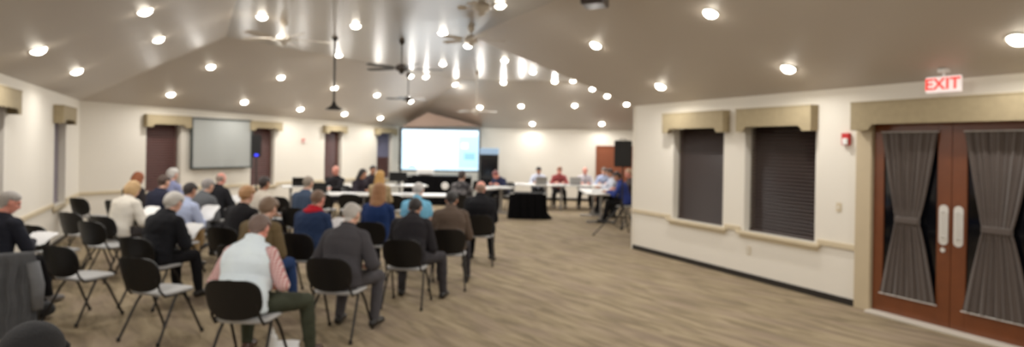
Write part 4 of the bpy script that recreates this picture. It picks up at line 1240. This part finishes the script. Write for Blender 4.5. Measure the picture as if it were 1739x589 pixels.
seat(646, 13.0, 5, 'black chair under the golden-haired person', 'golden-haired person in tan top beyond the auburn-haired woman', top=(176, 156, 122), bottom=(70, 62, 54), hair=(196, 150, 84), hairtype='long', lean=4, hpitch=4, vox=.013)
seat(784, 14.0, 10, 'black chair under the person in mottled grey', 'person in mottled grey top near the slanting table', pattern=SPOTS, bottom=(40, 38, 42), hair=(64, 52, 50), lean=8, hpitch=10, vox=.014)
seat(856, 18.2, 215, 'black chair behind the short linking table', 'person in dark navy slumped over the slanting table', top=(44, 50, 78), bottom=BK, hair=(120, 60, 60), skin='pink', lean=38, hpitch=30, vox=.016, arms='table')
# left edge figure and near head
seat(-6, 6.6, 6, 'black chair against the left wall at the edge of the view', 'person in black with grey hair at the left edge, papers on lap', top=(32, 34, 44), bottom=(22, 22, 26), hair=(168, 162, 158), skin='pink', lean=14, hpitch=18, vox=.010, arms='hold', shoe=(110, 106, 104), topbulk=.022, hyaw=35)
seat(26, 2.05, 8, 'black chair at the bottom left corner of the view', 'person in black knit cap at the bottom left corner', top=(40, 40, 46), bottom=(30, 30, 34), hair=(24, 22, 22), lean=8, hpitch=10, vox=.010, cap=(20, 20, 23), scale=.95)
# council
seat(915, 19.7, 180, 'chair behind the left end of the far council table', 'dark-haired council man in white shirt at the left end', top=(206, 212, 230), bottom=BK, hair=(46, 38, 36), skin='tan', lean=24, hpitch=22, vox=.016, arms='table')
seat(950, 19.7, 180, 'chair behind the far council table under the person in red', 'pink-faced council member in red top', top=(150, 70, 70), bottom=BK, hair=(130, 84, 60), skin='pink', lean=23, hpitch=16, vox=.016, arms='table')
seat(994, 19.6, 185, 'chair behind the right end of the far council table', 'bald council man in pale shirt and dark tie', top=(200, 196, 204), bottom=BK, hair=(190, 140, 120), hairtype='bald', skin='pink', lean=23, hpitch=16, vox=.016, arms='table')
seat(1028, 19.65, 195, 'chair at the corner of the council tables', 'person in pale blue shirt at the corner of the council tables', top=(176, 190, 222), bottom=BK, hair=(92, 80, 74), lean=22, hpitch=18, vox=.016, arms='table')
seat(1046, 17.5, 262, 'chair on the right side of the nearest council table, farther', 'person in white shirt beyond the blue-shirted man', top=(208, 214, 230), bottom=BK, hair=(60, 50, 46), skin='tan', lean=16, hpitch=14, vox=.016, arms='table')
seat(1073, 16.9, 265, 'chair half hidden by the right loudspeaker tripod', 'fair-haired person partly behind the blue-shirted man', top=(70, 60, 58), bottom=BK, hair=(190, 160, 130), skin='pink', lean=8, hpitch=6, vox=.016, arms='table')
seat(1063, 15.6, 285, 'chair under the man in the royal-blue shirt', 'man in royal-blue shirt at the nearest council table', top=(50, 66, 140), bottom=(20, 20, 24), hair=(40, 34, 34), skin='tan', lean=20, hpitch=14, bulk=1.15, vox=.014, arms='table')

# empty chairs
def empty_chair(px, d, face, label): chair((px - CX) / F * d, d, face, label)
empty_chair(148, 6.55, 17, 'empty black chair second from left in the nearest row')
empty_chair(281, 6.0, 17, 'empty black chair just left of the man in the vest')
empty_chair(190, 8.45, 17, 'empty black chair in the second row, before the blonde woman')
empty_chair(97, 8.0, 17, 'empty black chair against the left wall beside the person with papers')
empty_chair(152, 9.4, 17, 'empty black chair in the third row beside the left wall')
empty_chair(160, 11.6, 17, 'empty black chair farthest back in the left corner')
empty_chair(470, 11.6, 20, 'empty black chair right of the person in cream shirt')
empty_chair(492, 12.6, 20, 'empty black chair between the cream shirt and the white table')
empty_chair(555, 13.5, 5, 'empty black chair at the left half of the left white table')
empty_chair(598, 13.45, -6, 'empty black chair at the right half of the left white table')
empty_chair(676, 13.5, 8, 'empty black chair at the white table right of the golden-haired person')
empty_chair(338, 13.4, 18, 'empty black chair below the left edge of the grey board')
empty_chair(398, 13.2, 18, 'empty black chair below the right edge of the grey board')

# grey coat draped over that chair's back
gx = (16 - CX) / F * 5.88
chair(gx, 5.88, -35, 'black chair with grey coat over its back at the left edge')
root = empty('grey_coat', (gx, 5.88, 0), R(35), 'dark grey coat draped over the chair at the left edge', 'coat')
def coat(i, j):
    u = i * 2 - 1; s = j * 1.12 - .30   # s: distance over the top edge, negative inside
    x = u * (.215 + .05 * j) + .008 * math.sin(j * 20)
    wv = .016 * math.sin(u * 13 + j * 3) + .01 * math.sin(u * 29)
    if s < 0: return Vector((x, -.20 - .085 - .012 + .05 + wv * .2 - s * .10, .845 + s * .9))
    return Vector((x, -.345 - .055 * (1 - u * u * .6) - .04 * min(1, s * 3) + wv * min(1, s * 4), .845 - s * .92))
b = bmesh.new(); sheet(b, 1, 1, 48, 50, coat)
bmesh.ops.solidify(b, geom=list(b.faces), thickness=.01)
link('coat_body', b, mat('coat_grey', (108, 110, 114), .9, bump=.6, bscale=16, var=.35, vscale=7), root, smooth=True)
b = bmesh.new(); tube(b, [(-.21, -.41, .76), (-.25, -.43, .55), (-.25, -.43, .33)], [.05, .055, .045], 12); link('sleeve', b, MATS['coat_grey'], root, smooth=True)
b = bmesh.new(); tube(b, [(.21, -.41, .76), (.25, -.43, .55), (.25, -.43, .33)], [.05, .055, .045], 12); link('sleeve', b, MATS['coat_grey'], root, smooth=True)
# dark bag on floor at left edge
px_ = (50 - CX) / F * 6.4
root = empty('shoulder_bag', (px_, 6.5, 0), R(15), 'soft dark grey bag on the floor at the left edge', 'bag')
b = bmesh.new(); ellipsoid(b, (0, 0, .10), (.20, .12, .10))
for v in b.verts:
    v.co.z = max(v.co.z, .004); v.co.x += .01 * math.sin(v.co.z * 40)
link('bag_body', b, mat('bag_dark', (48, 50, 54), .8, bump=.4, bscale=18, var=.2), root, smooth=True)
b = bmesh.new(); tube(b, [(-.11, 0, .18), (-.07, -.02, .26), (.07, -.02, .26), (.11, 0, .18)], .012, 8); link('strap', b, M_black, root, smooth=True)

# papers held in laps
def lap_papers(px, d, face, label, z=.74, fwd=.40, side=.0, tilt=20, w=.22, h=.28):
    x = (px - CX) / F * d; a = R(face)
    papers((x + math.sin(a) * fwd + math.cos(a) * side, d + math.cos(a) * fwd - math.sin(a) * side, z), R(-face), label, w=w, h=h, tilt=R(tilt), n=3)
lap_papers(268, 7.15, 15, 'white papers held by the white-haired man in black suit', w=.22, side=.1, z=.79, tilt=35)
lap_papers(306, 8.75, 15, 'white papers held by the man in pale blue shirt', w=.24, side=.14, z=.84, tilt=40)
lap_papers(205, 9.0, 15, 'white papers held by the blonde woman', side=.12, z=.79, w=.2, tilt=35)
lap_papers(-2, 6.6, 8, 'white papers on the lap of the person at the left edge', side=.10, w=.26, z=.76)
lap_papers(367, 11.4, 16, 'white papers held by the bald man below the grey board', w=.26, side=.12, z=.80)
lap_papers(527, 7.7, 14, 'white sheet beside the man with red collar', side=.20, w=.22, z=.80, tilt=50)
# bottle and sheet on the floor by the man in the vest
bx = (469 - CX) / F * 5.62
root = empty('squeeze_bottle', (bx, 5.62, 0), 0, 'small white bottle on the floor by the man in the vest', 'bottle')
b = bmesh.new(); lathe(b, [(0, 0), (.038, 0), (.042, .01), (.042, .12), (.030, .15), (.016, .16)], 24, closed_ends=False); link('bottle_body', b, M_white, root, smooth=True)
b = bmesh.new(); lathe(b, [(.016, .158), (.016, .185), (.006, .19), (.005, .215)], 16); link('nozzle', b, M_white, root)
papers(((492 - CX) / F * 5.75, 5.75, .006), R(20), 'white sheet on the floor beside the white bottle', w=.22, h=.25)


# ------------------------------------------------------------------ camera, world, look
cd = bpy.data.cameras.new('camera'); cam = bpy.data.objects.new('camera', cd); COL.objects.link(cam)
cd.sensor_width = 36; cd.lens = 36 * F / 1739
cd.shift_y = -(589 / 2 - CY) / 1739
cd.clip_start = .05
cam.matrix_world = Matrix.Translation((0, 0, CAMZ)) @ Matrix.Rotation(R(90), 4, 'X') @ Matrix.Rotation(ROLL, 4, 'Z')
cd.dof.use_dof = True; cd.dof.focus_distance = .5; cd.dof.aperture_fstop = 7.0
scene.camera = cam
w_ = bpy.data.worlds.new('world'); scene.world = w_; w_.use_nodes = True
w_.node_tree.nodes['Background'].inputs[0].default_value = (.02, .03, .05, 1)
w_.node_tree.nodes['Background'].inputs[1].default_value = .3
scene.view_settings.view_transform = 'Standard'
scene.view_settings.look = 'None'
scene.view_settings.exposure = 0.22
scene.view_settings.gamma = 1.08
scene.cycles.max_bounces = 6; scene.cycles.diffuse_bounces = 4; scene.cycles.glossy_bounces = 3
scene.cycles.caustics_reflective = False; scene.cycles.caustics_refractive = False
scene.cycles.sample_clamp_indirect = 4.0
scene.cycles.use_denoising = True
